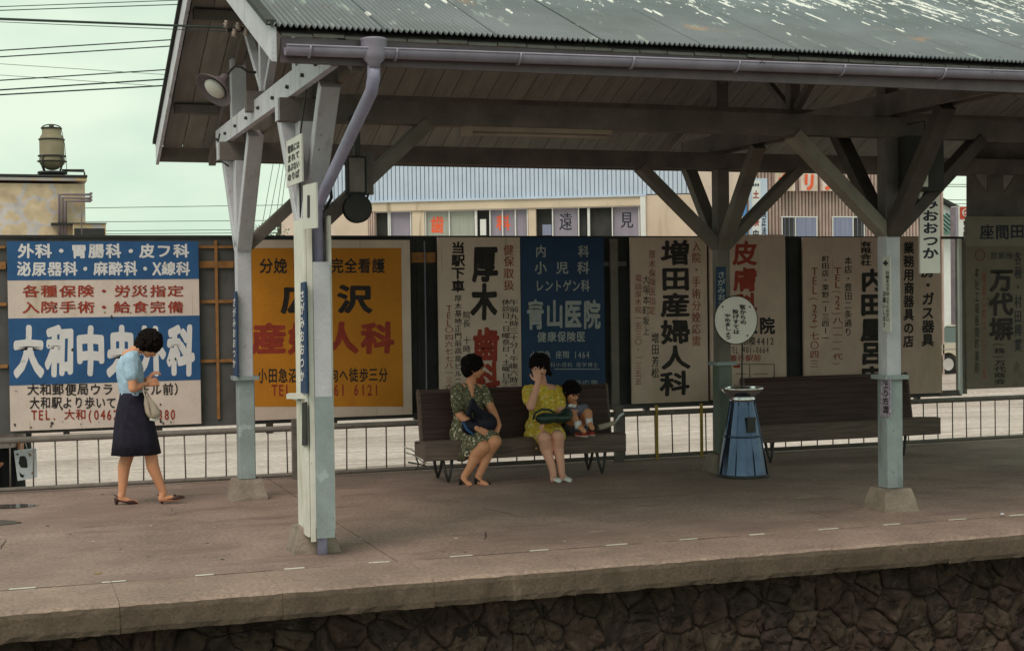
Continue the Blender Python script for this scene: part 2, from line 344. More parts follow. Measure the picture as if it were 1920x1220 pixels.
def crazed():
    m = bpy.data.materials.new('patched crazed plaster'); m.use_nodes = True; t = m.node_tree; b = t.nodes['Principled BSDF']; n = t.nodes.new; l = t.links.new
    b.inputs['Roughness'].default_value = .9; g = n('ShaderNodeNewGeometry')
    nz = n('ShaderNodeTexNoise'); nz.inputs['Scale'].default_value = 2.2; nz.inputs['Detail'].default_value = 5; l(g.outputs['Position'], nz.inputs[0])
    ad = n('ShaderNodeMix'); ad.data_type = 'RGBA'; ad.blend_type = 'ADD'; ad.inputs['Factor'].default_value = .55; l(g.outputs['Position'], ad.inputs['A']); l(nz.outputs['Color'], ad.inputs['B'])
    v = n('ShaderNodeTexVoronoi'); v.feature = 'DISTANCE_TO_EDGE'; v.inputs['Scale'].default_value = 2.4; l(ad.outputs['Result'], v.inputs['Vector'])
    n2 = n('ShaderNodeTexNoise'); n2.inputs['Scale'].default_value = 1.0; l(g.outputs['Position'], n2.inputs[0])
    a = n('ShaderNodeMath'); a.operation = 'MULTIPLY_ADD'; l(n2.outputs['Fac'], a.inputs[0]); a.inputs[1].default_value = -.36; l(v.outputs['Distance'], a.inputs[2])
    r1 = n('ShaderNodeMapRange'); r1.inputs['From Min'].default_value = -.125; r1.inputs['From Max'].default_value = -.10; l(a.outputs[0], r1.inputs[0])
    mm = n('ShaderNodeMix'); mm.data_type = 'RGBA'; l(r1.outputs[0], mm.inputs['Factor']); mm.inputs['A'].default_value = (.54,.49,.50,1); mm.inputs['B'].default_value = (.60,.47,.33,1)
    n3 = n('ShaderNodeTexNoise'); n3.inputs['Scale'].default_value = 4; n3.inputs['Detail'].default_value = 6; l(g.outputs['Position'], n3.inputs[0])
    r3 = n('ShaderNodeMapRange'); r3.inputs['From Min'].default_value = .35; r3.inputs['From Max'].default_value = .7; r3.inputs['To Min'].default_value = 1.12; r3.inputs['To Max'].default_value = .72; l(n3.outputs['Fac'], r3.inputs[0])
    sc_ = n('ShaderNodeVectorMath'); sc_.operation = 'SCALE'; l(mm.outputs['Result'], sc_.inputs[0]); l(r3.outputs[0], sc_.inputs[3]); l(sc_.outputs[0], b.inputs['Base Color']); return m
M['crazed'] = crazed()
def floral(name, base, cols, scale, th=.45):
    m = bpy.data.materials.new(name); m.use_nodes = True; t = m.node_tree; b = t.nodes['Principled BSDF']; n = t.nodes.new; l = t.links.new
    b.inputs['Roughness'].default_value = .85
    g = n('ShaderNodeNewGeometry'); cur = None
    for i, (c, s_, thr) in enumerate(cols):
        x = n('ShaderNodeTexNoise'); x.inputs['Scale'].default_value = s_; x.inputs['Detail'].default_value = 2
        mp_ = n('ShaderNodeMapping'); mp_.inputs['Location'].default_value = (i*3.1, i*1.7, i); l(g.outputs['Position'], mp_.inputs[0]); l(mp_.outputs[0], x.inputs[0])
        r = n('ShaderNodeMapRange'); r.inputs['From Min'].default_value = thr; r.inputs['From Max'].default_value = thr+.04; l(x.outputs['Fac'], r.inputs[0])
        mm = n('ShaderNodeMix'); mm.data_type = 'RGBA'; l(r.outputs[0], mm.inputs['Factor'])
        if cur is None: mm.inputs['A'].default_value = (*base, 1)
        else: l(cur, mm.inputs['A'])
        mm.inputs['B'].default_value = (*c, 1); cur = mm.outputs['Result']
    l(cur, b.inputs['Base Color']); return m
M['dress1'] = floral('dark green floral print cotton', (.12,.11,.065), [((.21,.19,.11), 28, .54), ((.05,.05,.035), 34, .58), ((.74,.68,.55), 38, .615)], 1)
M['dress2'] = floral('yellow floral print cotton', (.74,.50,.05), [((.84,.70,.26), 30, .55), ((.38,.36,.04), 32, .6), ((.62,.28,.04), 40, .62), ((.28,.36,.06), 50, .64)], 1)

# ------------------------------------------------------------------ lettering: flat paint, 3 mm proud of its board
_glyph = {}
def glyph(ch, bold):
    k = (ch, bold)
    if k not in _glyph:
        c = bpy.data.curves.new('g', 'FONT'); c.body = ch; c.size = 1; c.offset = bold; c.resolution_u = 3
        o = bpy.data.objects.new('g', c); C.objects.link(o)
        dg = bpy.context.evaluated_depsgraph_get(); me = bpy.data.meshes.new_from_object(o.evaluated_get(dg))
        vs = [(v.co.x, v.co.y) for v in me.vertices]; fs = [tuple(p.vertices) for p in me.polygons]
        bpy.data.objects.remove(o); bpy.data.curves.remove(c); bpy.data.meshes.remove(me)
        _glyph[k] = (vs, fs)
    return _glyph[k]
ROT = set('ー-~–（）()・')
def letters(s, p00, p10, p01, ink, parent, vert=False, bold=.018, name='lettering', fill=.94):
    """s written inside the parallelogram with top-left p00, top-right p10, bottom-left p01 (world points)"""
    p00, p10, p01 = Vector(p00), Vector(p10), Vector(p01); ux = p10-p00; uy = p01-p00; b = MB()
    n = len(s); ws = []
    for ch in s: ws.append(.58 if (ch.isascii() and not vert) else 1.0)
    tot = sum(ws); pos = 0
    for ch, wd in zip(s, ws):
        if ch in ' 　': pos += wd; continue
        vs, fs = glyph(ch, 0)
        if not vs: pos += wd; continue
        x0 = min(v[0] for v in vs); x1 = max(v[0] for v in vs); y0 = min(v[1] for v in vs); y1 = max(v[1] for v in vs)
        a0, a1 = pos/tot, (pos+wd)/tot
        out = []; jx, jy, js, jr = [random.uniform(-1, 1) for _ in range(4)]
        for x, y in vs:
            if ch.isascii(): lx = .5+(x-(x0+x1)/2)/.62*.95; ly = (y+.02)/.80
            else: lx = .5+(x-.5); ly = (y+.1)/.98
            lx, ly = .5+(lx-.5)*(1+js*.035)+jx*.018+jr*.03*(ly-.5)+.012*math.sin(ly*9+jx*3), .5+(ly-.5)*(1-js*.03)+jy*.018+.012*math.sin(lx*8+jy*3)
            if vert:
                if ch in ROT: lx, ly = .5+(y-.38), .5-(x-(x0+x1)/2)
                if ch.isascii() and ch not in ROT: lx = .5+(x-(x0+x1)/2)*1.1; ly = y/.74
                u = lx; v = a0+(a1-a0)*(1-(ly*fill+(1-fill)/2))
            else:
                u = a0+(a1-a0)*(.5+(lx-.5)*fill); v = 1-ly
            out.append(p00+ux*u+uy*v)
        th_ = bold*1.15; nrm_ = ux.cross(uy).normalized()
        offs = [(0, 0)] if th_ < .006 else ([(-th_, 0), (th_, 0)] if th_ < .016 else [(th_*math.cos(k*math.pi/4), th_*math.sin(k*math.pi/4)) for k in range(8)]+[(0, 0)] if th_ < .04 else [(q_*math.cos(k*math.pi/8), q_*math.sin(k*math.pi/8)) for q_ in (th_, th_*.62, th_*.3) for k in range(16)]+[(0, 0)])
        su = ux*(fill/(tot if not vert else 1)) ; sv = uy*(1 if not vert else fill*1.0/tot)
        for k_, (ou, ov) in enumerate(offs):
            b.add([p_+su*ou+sv*ov+nrm_*(k_*.00006) for p_ in out], fs)
        pos += wd
    if not b.v: return None
    # face the paint the same way as the board
    nrm = ux.cross(-uy).normalized()
    o = b.build(name, ink, parent)
    return o
def rect_px(x0, y0, x1, y1, Y): return at(x0, y0, Y), at(x1, y0, Y), at(x0, y1, Y)

# ================================================================== GROUND AND PLATFORM
gb = MB()
gb.add([(-160,15.05,-.62),(260,15.05,-.62),(260,500,-.62),(-160,500,-.62)], [(0,1,2,3)])
tag(gb.build('ground', M['dirt'], org=(0,15,-.62)), kind='structure')
tag(MB().add([(-160,-60,-1.15),(260,-60,-1.15),(260,9.6,-1.15),(-160,9.6,-1.15)], [(0,1,2,3)]).build('track_bed', M['ballast'], org=(0,0,-1.15)), kind='structure')
plat = thing('platform', (0, 9.1, 0), None, None); plat['kind'] = 'structure'
PX0, PX1 = -4, 22
B((PX0, 9.45, -1.1), (PX1, 15.0, -.03), 'platform_core', M['mortar'], plat)
# concrete panels between the joints
xj = [PX0, -2.0, 2.56, 6.94, 11.4, 16.0, PX1]; yj = [9.79, 12.16, 15.02]
for i in range(len(xj)-1):
    for j in range(2):
        g = .006; dz = random.uniform(-.001, .001)
        MB().box((xj[i]+g, yj[j]+g, -.03), (xj[i+1]-g, yj[j+1]-g, dz)).build('concrete_panel', M['concrete'], plat)
# coping slabs with worn nose
def coping(x0, x1):
    b = MB(); prof = [(9.79,-.19),(9.10,-.185),(9.09,-.15),(9.092,-.05),(9.102,-.022),(9.125,-.006),(9.3,0),(9.785,0)]
    n = 17; vs = []
    for i in range(n):
        x = x0+(x1-x0)*i/(n-1)
        for k, (y, z) in enumerate(prof):
            j = random.uniform(-.004, .004) if 2 <= k <= 5 else (random.uniform(-.006,.006) if k == 1 else 0)
            vs.append((x, y+j, z+(j*.6 if k != 7 else 0)))
    m = len(prof); fs = [(i*m+k, i*m+k+1, (i+1)*m+k+1, (i+1)*m+k) for i in range(n-1) for k in range(m-1)]
    fs += [(i*m+m-1, i*m, (i+1)*m, (i+1)*m+m-1) for i in range(n-1)]
    fs += [tuple(range(m)), tuple((n-1)*m+k for k in range(m-1,-1,-1))]
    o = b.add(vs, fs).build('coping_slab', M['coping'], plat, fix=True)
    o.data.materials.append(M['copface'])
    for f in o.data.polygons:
        if f.normal.y < -.8 or f.normal.z < -.5: f.material_index = 1  # front and underside faces take the darker tone
    return o
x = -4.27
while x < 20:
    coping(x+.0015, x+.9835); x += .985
# hairline cracks and trodden gum
rc = random.Random(5)
for (cx_, cy_, ang, ln) in ((1.2,12.6,.3,1.1),(4.1,11.3,2.2,.9),(5.6,12.9,.1,1.4),(8.6,12.7,.5,1.6),(3.4,10.4,1.2,.5),(-.1,11.4,.9,.7),(9.8,11.6,2.6,1.2),(6.3,10.3,1.9,.45)):
    b = MB(); p_ = Vector((cx_, cy_, .0035)); a_ = ang; L_ = []
    for k in range(14):
        L_.append(p_.copy()); a_ += rc.uniform(-.45,.45); p_ = p_+Vector((math.cos(a_), math.sin(a_), 0))*ln/14
    vs = []
    for k, q in enumerate(L_): w_ = .0035*(1-abs(k-6.5)/8)+.001; vs += [(q.x-math.sin(ang)*w_, q.y+math.cos(ang)*w_, q.z), (q.x+math.sin(ang)*w_, q.y-math.cos(ang)*w_, q.z)]
    b.add(vs, [(2*k, 2*k+1, 2*k+3, 2*k+2) for k in range(13)]).build('crack', M['mortar'], plat)
# a tarred strip of the long joint near the edge, open in places
for (xa, xb) in ((-.3,.75),(2.75,4.4),(4.6,5.2),(5.9,6.35),(6.5,7.6),(7.9,9.0),(1.2,1.7)):
    b = MB(); vs = []; n_ = 12
    for k in range(n_+1):
        x_ = xa+(xb-xa)*k/n_; y_ = 9.788+rc.uniform(-.004,.004); w_ = rc.uniform(.002,.006); vs += [(x_, y_-w_, .0025), (x_, y_+w_, .0025)]
    b.add(vs, [(2*k, 2*k+2, 2*k+3, 2*k+1) for k in range(n_)]).build('joint_filler', M['mortar'], plat)
for k in range(46):
    x_, y_ = rc.uniform(-.3, 10), rc.uniform(9.9, 14.5); q_ = rc.uniform(.006,.018)
    MB().add([(x_+q_*rc.uniform(.7,1.2)*math.cos(t*.9), y_+q_*rc.uniform(.7,1.2)*math.sin(t*.9), .003) for t in range(7)], [tuple(range(7))]).build('gum_spot', M['mortar'] if k % 4 else M['paintw'], plat)
# painted dashes
d0 = MB().box((0, 9.80, .0), (.16, 9.825, .004)).build('painted_dash', M['paintw'], plat)
x = .03; first = True
while x < 16:
    if first: d0.location = Vector((x, 0, 0)); first = False
    else:
        c = copy_part(d0, (0,0,0)); c.location = Vector((x-random.uniform(0,.02), 0, 0)); c.scale.x = random.uniform(.7, 1.05)
    x += .5875
# rubble retaining wall: irregular stones, each its own
wall = thing('retaining_wall', (2, 9.3, -1.1), None, None); wall['kind'] = 'structure'
nx_, nz2 = 260, 18; mv = []
for i in range(nx_+1):
    for j in range(nz2+1):
        x_ = -1.5+12*i/nx_; z_ = -1.12+.925*j/nz2; mv.append((x_, 9.405+.03*noise.noise(Vector((x_*6, 0, z_*6)))+.02*noise.noise(Vector((x_*19, 3, z_*19))), z_))
MB().add(mv, [(i*(nz2+1)+j, (i+1)*(nz2+1)+j, (i+1)*(nz2+1)+j+1, i*(nz2+1)+j+1) for i in range(nx_) for j in range(nz2)], True).build('mortar_backing', M['joint'], wall)
def clip(poly, a, b):
    # keep the side nearer a than b
    mx_, my_ = (a[0]+b[0])/2, (a[1]+b[1])/2; dx, dy = b[0]-a[0], b[1]-a[1]
    f = lambda p: (p[0]-mx_)*dx+(p[1]-my_)*dy
    out = []
    for i in range(len(poly)):
        p, q = poly[i], poly[(i+1) % len(poly)]; fp, fq = f(p), f(q)
        if fp <= 0: out.append(p)
        if fp*fq < 0:
            t = fp/(fp-fq); out.append((p[0]+(q[0]-p[0])*t, p[1]+(q[1]-p[1])*t))
    return out
rs = random.Random(11); pts = []
zz = -.23; row = 0
while zz > -1.25:
    xx = -.8+rs.uniform(0, .3)
    while xx < 9.4:
        pts.append((xx+rs.uniform(-.07,.07), zz+rs.uniform(-.09,.09))); xx += rs.uniform(.13, .38)
    zz -= .165; row += 1
for i, p in enumerate(pts):
    cell = [(p[0]-.5, -.195), (p[0]-.5, -1.14), (p[0]+.5, -1.14), (p[0]+.5, -.195)]
    for j, q in enumerate(pts):
        if i != j and abs(p[0]-q[0]) < 1 and abs(p[1]-q[1]) < 1: cell = clip(cell, p, q)
        if len(cell) < 3: break
    if len(cell) < 3: continue
    # subdivide the outline and round it, dome it towards the tracks
    ol = []
    for k in range(len(cell)):
        a, b_ = cell[k], cell[(k+1) % len(cell)]
        for t in (0, .2, .4, .6, .8): ol.append((a[0]+(b_[0]-a[0])*t, a[1]+(b_[1]-a[1])*t))
    cxx = sum(q[0] for q in ol)/len(ol); czz = sum(q[1] for q in ol)/len(ol)
    rad = [math.hypot(q[0]-cxx, q[1]-czz) for q in ol]; mr = sum(rad)/len(rad)
    tilt = rs.uniform(-.25,.25); tilt2 = rs.uniform(-.25,.25); dep = rs.uniform(.03, .075)
    vs = []; n = len(ol)
    rings = [(1.01, .0), (1.0, .35), (.93, .75), (.80, .93), (.60, 1.0), (.40, 1.0), (.2, 1.0)]; nz_ = Vector((rs.random()*9, rs.random()*9, rs.random()*9))
    for sc_, h in rings:
        for k, q in enumerate(ol):
            s2 = sc_*min(1, (mr*1.4)/rad[k])*(1+rs.uniform(-.05,.04))
            ux, uz = (q[0]-cxx)*s2, (q[1]-czz)*s2
            y = 9.43-dep*h*(1+tilt*ux/mr+tilt2*uz/mr)-rs.uniform(-.014,.016)*(h > 0)-(h > 0)*(.045*noise.noise(nz_+Vector((ux*11, 0, uz*11)))+.03*abs(noise.noise(nz_+Vector((ux*26, 0, uz*26)))))
            vs.append((cxx+ux, y, min(-.192, czz+uz)))
    vs.append((cxx, 9.43-dep*1.05-rs.uniform(0,.02), czz))
    fs = [(r_*n+k, r_*n+(k+1) % n, (r_+1)*n+(k+1) % n, (r_+1)*n+k) for r_ in range(6) for k in range(n)]
    fs += [(6*n+k, 6*n+(k+1) % n, 7*n) for k in range(n)]
    b = MB().add(vs, fs, True)
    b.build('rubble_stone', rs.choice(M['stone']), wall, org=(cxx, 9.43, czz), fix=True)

# puddles at the left
def blob_sheet(name, cx_, cy_, rx, ry, m_, z=.004, n=22, seed=1):
    r_ = random.Random(seed); ph = [r_.uniform(0, 6) for _ in range(3)]
    vs = []
    for k in range(n):
        t = 2*math.pi*k/n; q = 1+.13*math.sin(2*t+ph[0])+.09*math.sin(3*t+ph[1])+.06*math.sin(7*t+ph[2])
        vs.append((cx_+rx*q*math.cos(t), cy_+ry*q*math.sin(t), z))
    return MB().add(vs, [tuple(range(n))]).build(name, m_)
p = blob_sheet('puddle', -.04, 13.86, .30, .17, M['water'], seed=3); tag(p, 'shallow pale puddle on the platform nearest the fence at its left end', 'puddle', 'rain puddles')
p = blob_sheet('puddle', -.10, 12.86, .26, .13, M['water'], seed=5); tag(p, 'dark edged puddle on the platform nearer the tracks at its left end', 'puddle', 'rain puddles')
p = blob_sheet('puddle', 11.95, 13.75, .45, .12, M['water'], seed=8); tag(p, 'wet streak on the platform at the far right end before the railing', 'puddle', 'rain puddles')

# ================================================================== CANOPY
cp = thing('platform_canopy', (2.1, 12.0, 0), 'timber platform canopy with corrugated iron gable roof on braced painted posts', 'canopy')
XG, XE = 1.58, 14.6; YF, YR, YM = 8.70, 15.40, 12.05; ZE = 3.40; SL = .40; ZR = ZE+SL*(YM-YF)
def zroof(y): return ZR-SL*abs(y-YM)
# corrugated sheets
PITCH = .0355; NW = 20; SW = PITCH*NW
def sheet(sgn):
    b = MB(); per = 6; n = NW*per+1; ys = [(YF-.05, 0), (YM, 1)] if sgn < 0 else [(YM, 1), (YR+.05, 0)]
    vs = []
    for j in range(2):
        y = ys[j][0]
        for i in range(n):
            x_ = i*PITCH/per; z = zroof(y)+.0125*math.sin(2*math.pi*x_/PITCH)
            vs.append((x_, y, z))
    b.add(vs, [(i, i+1, n+i+1, n+i) for i in range(n-1)], True)
    return b
nsh = int((XE-XG)/SW)+1
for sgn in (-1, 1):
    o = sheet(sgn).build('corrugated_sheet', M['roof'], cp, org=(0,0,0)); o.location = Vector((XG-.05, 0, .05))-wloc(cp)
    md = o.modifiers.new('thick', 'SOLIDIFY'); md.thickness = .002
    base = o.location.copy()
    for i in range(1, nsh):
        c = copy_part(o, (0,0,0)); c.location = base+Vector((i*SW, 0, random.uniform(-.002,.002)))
B((XG-.05, YM-.12, zroof(YM)+.055), (XE, YM+.12, zroof(YM)+.075), 'ridge_cap', M['roof'], cp)
# sheathing planks
nw_ = .195; npk = int((XE-XG-.04)/nw_)
for side in (-1, 1):
    y0, y1 = (YF+.03, YM-.01) if side < 0 else (YM+.01, YR-.03)
    for v in range(3):
        pass
    protos = []
    for v in range(3):
        b = MB(); b.add([(0,y0,zroof(y0)-.03),(nw_-.008,y0,zroof(y0)-.03),(nw_-.008,y1,zroof(y1)-.03),(0,y1,zroof(y1)-.03),
                         (0,y0,zroof(y0)-.012),(nw_-.008,y0,zroof(y0)-.012),(nw_-.008,y1,zroof(y1)-.012),(0,y1,zroof(y1)-.012)],
                        [(3,2,1,0),(4,5,6,7),(0,1,5,4),(1,2,6,5),(2,3,7,6),(3,0,4,7)])
        protos.append(b.mesh('roof_plank', (0,0,0)))
    for i in range(npk):
        me = protos[i % 3]
        v = random.randrange(3)
        o = bpy.data.objects.new('roof_plank', protos[v]); C.objects.link(o)
        if not protos[v].materials: protos[v].materials.append(M['plank'][v])
        o.parent = cp; o.location = Vector((XG+.04+i*nw_, 0, random.uniform(-.004, .003)))-wloc(cp)
# purlins, ridge beam, central beam, girders
for y in (9.6, 11.0): B((XG+.06, y-.045, zroof(y)-.135), (XE-.05, y+.045, zroof(y)-.045), 'purlin', M['wood_dk'], cp)
for y in (12.95, 14.5): B((XG+.06, y-.045, zroof(y)-.135), (XE-.05, y+.045, zroof(y)-.045), 'purlin', M['wood_dk'], cp)
B((XG+.06, YM-.05, ZR-.17), (XE-.05, YM+.05, ZR-.05), 'ridge_beam', M['wood_dk'], cp)
B((1.93, 11.945, 3.345), (XE-.1, 12.065, 3.51), 'centre_beam', M['wood_dk'], cp)
for y in (10.5, 13.5):
    B((1.92, y-.06, 3.09), (XE-.1, y+.06, 3.255), 'girder', M['wood_dk'], cp)
    B((1.905, y-.058, 3.094), (1.918, y+.058, 3.25), 'girder_end_plate', M['wood_lt'], cp)
    # rafters' wall posts up to the roof
B((XG-.025, 15.36, 3.245), (XE, 15.40, 3.40), 'rear_fascia', M['brace'], cp)
# front fascia + gutter + brackets
B((XG+.04, 8.735, 3.225), (XE, 8.765, 3.375), 'front_fascia', M['fascia'], cp)
b = MB(); vs = []; segs = 10; xs = [1.63, 2.25, 4, 8, XE]
for x_ in xs:
    zc = 3.31+.0085*(x_-1.63)
    for k in range(segs+1):
        t = math.pi*k/segs; vs.append((x_, 8.665-.052*math.cos(t), zc-.055*math.sin(t)))
n = segs+1
b.add(vs, [(i*n+k, i*n+k+1, (i+1)*n+k+1, (i+1)*n+k) for i in range(len(xs)-1) for k in range(segs)], True)
b.tube([(x_, 8.613, 3.31+.0085*(x_-1.63)) for x_ in (1.63, XE)], .006, 6)
g = b.build('gutter', M['lavender'], cp); md = g.modifiers.new('t', 'SOLIDIFY'); md.thickness = .003
for px_ in (580, 741, 972, 1183, 1380, 1577, 1765, 1950):
    x_ = at(px_, 110, 8.66).x; zc = 3.31+.0085*(x_-1.63)
    MB().tube([(x_, 8.75, zc+.03)]+[(x_, 8.665-.06*math.cos(math.pi*k/8), zc-.063*math.sin(math.pi*k/8)) for k in range(9)][::-1], .007, 6).build('gutter_bracket', M['lavender'], cp)
# barge boards at the gable end
for (y0, y1) in ((YF-.03, YM-.005), (YR+.03, YM+.005)):
    z0, z1 = zroof(y0), zroof(y1); h = .19
    MB().poly([(XG-.03, y0, z0+.035), (XG-.03, y1, z1+.035), (XG-.03, y1, z1-h+.02), (XG-.03, y0, z0-h+.02)], (.03, 0, 0)).build('barge_board', M['wood_lt'], cp, fix=True)
    MB().poly([(XG-.06, y0, z0+.075), (XG-.06, y1, z1+.075), (XG-.06, y1, z1+.04), (XG-.06, y0, z0+.04)], (.06, 0, 0)).build('barge_capping', M['dark'], cp, fix=True)
# tie beams across (paired planks), king posts, struts
for fx, xc in enumerate((2.1, 7.0, 11.9)):
    for dx, mm_ in ((-.09, 'wood_lt'), (.09, 'brace')):
        B((xc+dx-.025, 9.05, 3.262), (xc+dx+.025, 14.17, 3.432), 'tie_beam', M[mm_ if fx == 0 else 'wood_dk'], cp)
    B((xc-.05, 11.99, 3.515), (xc+.05, 12.08, ZR-.17), 'king_post', M['wood_lt' if fx == 0 else 'wood_dk'], cp)
    for s_ in (-1, 1):
        MB().beam((xc, 12.03+s_*.06, 3.52), (xc, 12.03+s_*1.0, zroof(12.03+s_*1.0)-.1), .06, .06, (1,0,0)).build('king_strut', M['wood_lt' if fx == 0 else 'wood_dk'], cp)
    for yy in (10.5, 13.5): B((xc-.065, yy-.065, 3.436), (xc+.065, yy+.065, zroof(yy)-.15), 'upper_post', M['wood_lt' if fx == 0 else 'wood_dk'], cp)
    # rafters
    for s_ in (-1, 1):
        y1 = YF+.1 if s_ < 0 else YR-.1
        MB().beam((xc, YM+s_*.06, zroof(YM)-.20), (xc, y1, zroof(y1)-.19), .07, .10).build('rafter', M['wood_dk'], cp)
if True:  # bolts on the end tie beam
    for y in (9.45, 9.9, 10.45, 11.05, 11.7, 12.3, 12.9, 13.5, 14.0):
        MB().tube([(1.985, y, 3.335+random.uniform(-.01,.01)), (1.962, y, 3.335)], .014, 6).build('bolt', M['iron'], cp)

# columns
def column(xc, yc, end=False, box=False, side='b', base_rot=0):
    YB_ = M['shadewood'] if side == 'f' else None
    um = M['wood_lt'] if end else M['brace']
    w = .075; by = 1
    # frustum footing, slightly chipped
    r0, r1, h = .168, .118, .185
    b = MB(); vs = []
    for q, z in ((r0, -.01), (r0*.96, .03), (r1*1.08, h-.03), (r1, h)):
        for sx, sy in ((-1,-1),(0,-1.03),(1,-1),(1.03,0),(1,1),(0,1.03),(-1,1),(-1.03,0)):
            vs.append((xc+sx*q+random.uniform(-.008,.008), yc+sy*q+random.uniform(-.008,.008), z))
    b.add(vs, [(i*8+k, i*8+(k+1) % 8, (i+1)*8+(k+1) % 8, (i+1)*8+k) for i in range(3) for k in range(8)]+[tuple(range(24, 32))])
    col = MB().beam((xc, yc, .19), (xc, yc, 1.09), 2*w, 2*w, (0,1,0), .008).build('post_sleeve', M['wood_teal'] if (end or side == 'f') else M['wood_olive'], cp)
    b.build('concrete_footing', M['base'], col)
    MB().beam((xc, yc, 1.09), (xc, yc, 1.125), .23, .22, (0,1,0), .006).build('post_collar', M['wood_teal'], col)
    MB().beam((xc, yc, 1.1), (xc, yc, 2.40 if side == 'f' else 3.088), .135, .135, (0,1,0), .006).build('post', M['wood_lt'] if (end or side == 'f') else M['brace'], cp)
    if side == 'f': MB().beam((xc, yc, 2.402), (xc, yc, 3.088), .13, .13, (0,1,0), .006).build('shaded_post_top', M['wood_dk'], cp)  # same post continued; shade under the roof painted as a darker timber
    bm = M['wood_lt'] if end else M['brace']
    # braces: the two across the platform (Y) and those along it (X)
    for s_ in (-1, 1):
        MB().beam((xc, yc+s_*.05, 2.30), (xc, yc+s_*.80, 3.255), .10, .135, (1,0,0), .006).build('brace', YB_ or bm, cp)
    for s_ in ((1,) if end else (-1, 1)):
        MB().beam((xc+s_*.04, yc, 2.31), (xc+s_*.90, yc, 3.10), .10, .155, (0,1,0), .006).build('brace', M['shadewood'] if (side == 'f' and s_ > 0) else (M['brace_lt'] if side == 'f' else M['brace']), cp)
    return col
cBL = column(2.12, 13.5, end=True)
cFL = column(2.12, 10.5, end=True)
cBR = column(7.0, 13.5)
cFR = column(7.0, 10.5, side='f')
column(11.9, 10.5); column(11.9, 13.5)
# boxed-in downpipe on the nearest post, with cream cheek boards
B((2.085, 10.17, .155), (2.205, 10.418, 2.075), 'pipe_casing', M['wood_lt'], cp)
B((2.081, 10.160, .135), (2.209, 10.168, 1.13), 'casing_front', M['wood_teal'], cp)
B((2.030, 10.215, .14), (2.046, 10.575, 2.38), 'cheek_board', M['wood_cream'], cp)
B((2.048, 10.185, .11), (2.083, 10.212, 2.40), 'corner_bead', M['wood_cream'], cp)
B((2.21, 10.21, .19), (2.226, 10.42, 2.40), 'cheek_board', M['wood_cream'], cp)
MB().beam((1.93, 10.36, 1.13), (2.06, 10.30, 1.13), .1, .035).build('shelf_bracket', M['wood_cream'], cp)
dp = MB().tube([(2.17, 8.68, 3.24), (2.17, 8.68, 3.14), (2.175, 8.72, 3.06), (2.185, 9.25, 2.93-.0), (2.155, 10.18, 2.40), (2.148, 10.3, 2.30), (2.148, 10.3, 2.05)], .038, 12)
dp = MB().tube([(2.17, 8.68, 3.24), (2.17, 8.68, 3.15), (2.168, 8.74, 3.07), (2.152, 10.24, 2.50), (2.146, 10.3, 2.42), (2.146, 10.3, 2.05)], .040, 12).build('downpipe', M['pipe_lav'], cp)
MB().tube([(2.146, 10.3, .17), (2.146, 10.29, .0)], .036, 12).build('downpipe_foot', M['pipe_lav'], cp)
MB().lathe((2.17, 8.67, 3.2), [(.035,0),(.04,.03),(.062,.05),(.078,.09),(.080,.165),(.086,.175),(.074,.18)], 16).build('rainwater_head', M['lavender'], cp)
# conduits
MB().tube([(2.245, 10.52, 1.15), (2.245, 10.52, 2.45), (2.30, 10.52, 2.55), (2.26, 10.5, 3.1)], .012, 8).build('conduit', M['iron'], cp)
MB().tube([(2.02, 10.1, 3.5), (2.045, 10.1, 3.28), (2.02, 10.2, 3.0), (2.05, 10.42, 2.8), (2.05, 10.42, 2.4)], .006, 6).build('cable', M['iron'], cp)
MB().tube([(1.95, 13.65, 3.35), (1.93, 13.72, 3.22), (1.97, 13.8, 3.12), (2.02, 13.62, 3.05)], .008, 6).build('cable', M['iron'], cp)
# hanging short post and grey screen at the far end
for pl in ([(1815,300),(1822,318),(1853,362),(1853,412),(1815,412)], [(1853,318),(1880,318),(1883,362),(1883,412),(1853,412)], [(1912,318),(1990,318),(1990,412),(1883,412),(1883,362)], [(1815,262),(1990,262),(1990,318),(1815,318)]):
    MB().poly([at(x_, y_, 13.57) for x_, y_ in pl], (0, .03, 0)).build('spandrel_board', M['wood_dk'], cp, fix=True)

# ------------------------------------------------------------------ things fixed to the canopy
# gooseneck lamp
lp = thing('lamp', (1.60, 11.9, 3.3), 'round enamel lamp on a gooseneck arm under the gable end of the canopy', 'lamp')
MB().tube([(2.02, 12.02, 3.67), (1.95, 12.02, 3.675), (1.90, 12.02, 3.71), (1.85, 12.02, 3.715), (1.81, 12.01, 3.68), (1.79, 12.0, 3.65)], .011, 8).build('arm', M['iron'], lp)
hd = MB().lathe((0,0,0), [(.012,.12),(.03,.11),(.035,.07),(.05,.05),(.075,.02),(.135,-.03),(.15,-.05),(.146,-.05),(.125,-.03),(.06,.0)], 24)
q = Quaternion((0,1,0), R(42)).to_matrix() @ Quaternion((1,0,0), R(-20)).to_matrix() @ Matrix.Scale(1.12, 3)
hd.v = [tuple(q @ Vector(v)+Vector((1.70, 12.0, 3.545))) for v in hd.v]; hd.build('lamp_shade', M['fascia'], lp)
gl = MB().ell((0,0,-.03), (.085,.085,.035)); gl.v = [tuple(q @ Vector(v)+Vector((1.70, 12.0, 3.545))) for v in gl.v]; gl.build('lens', M['white'], lp)
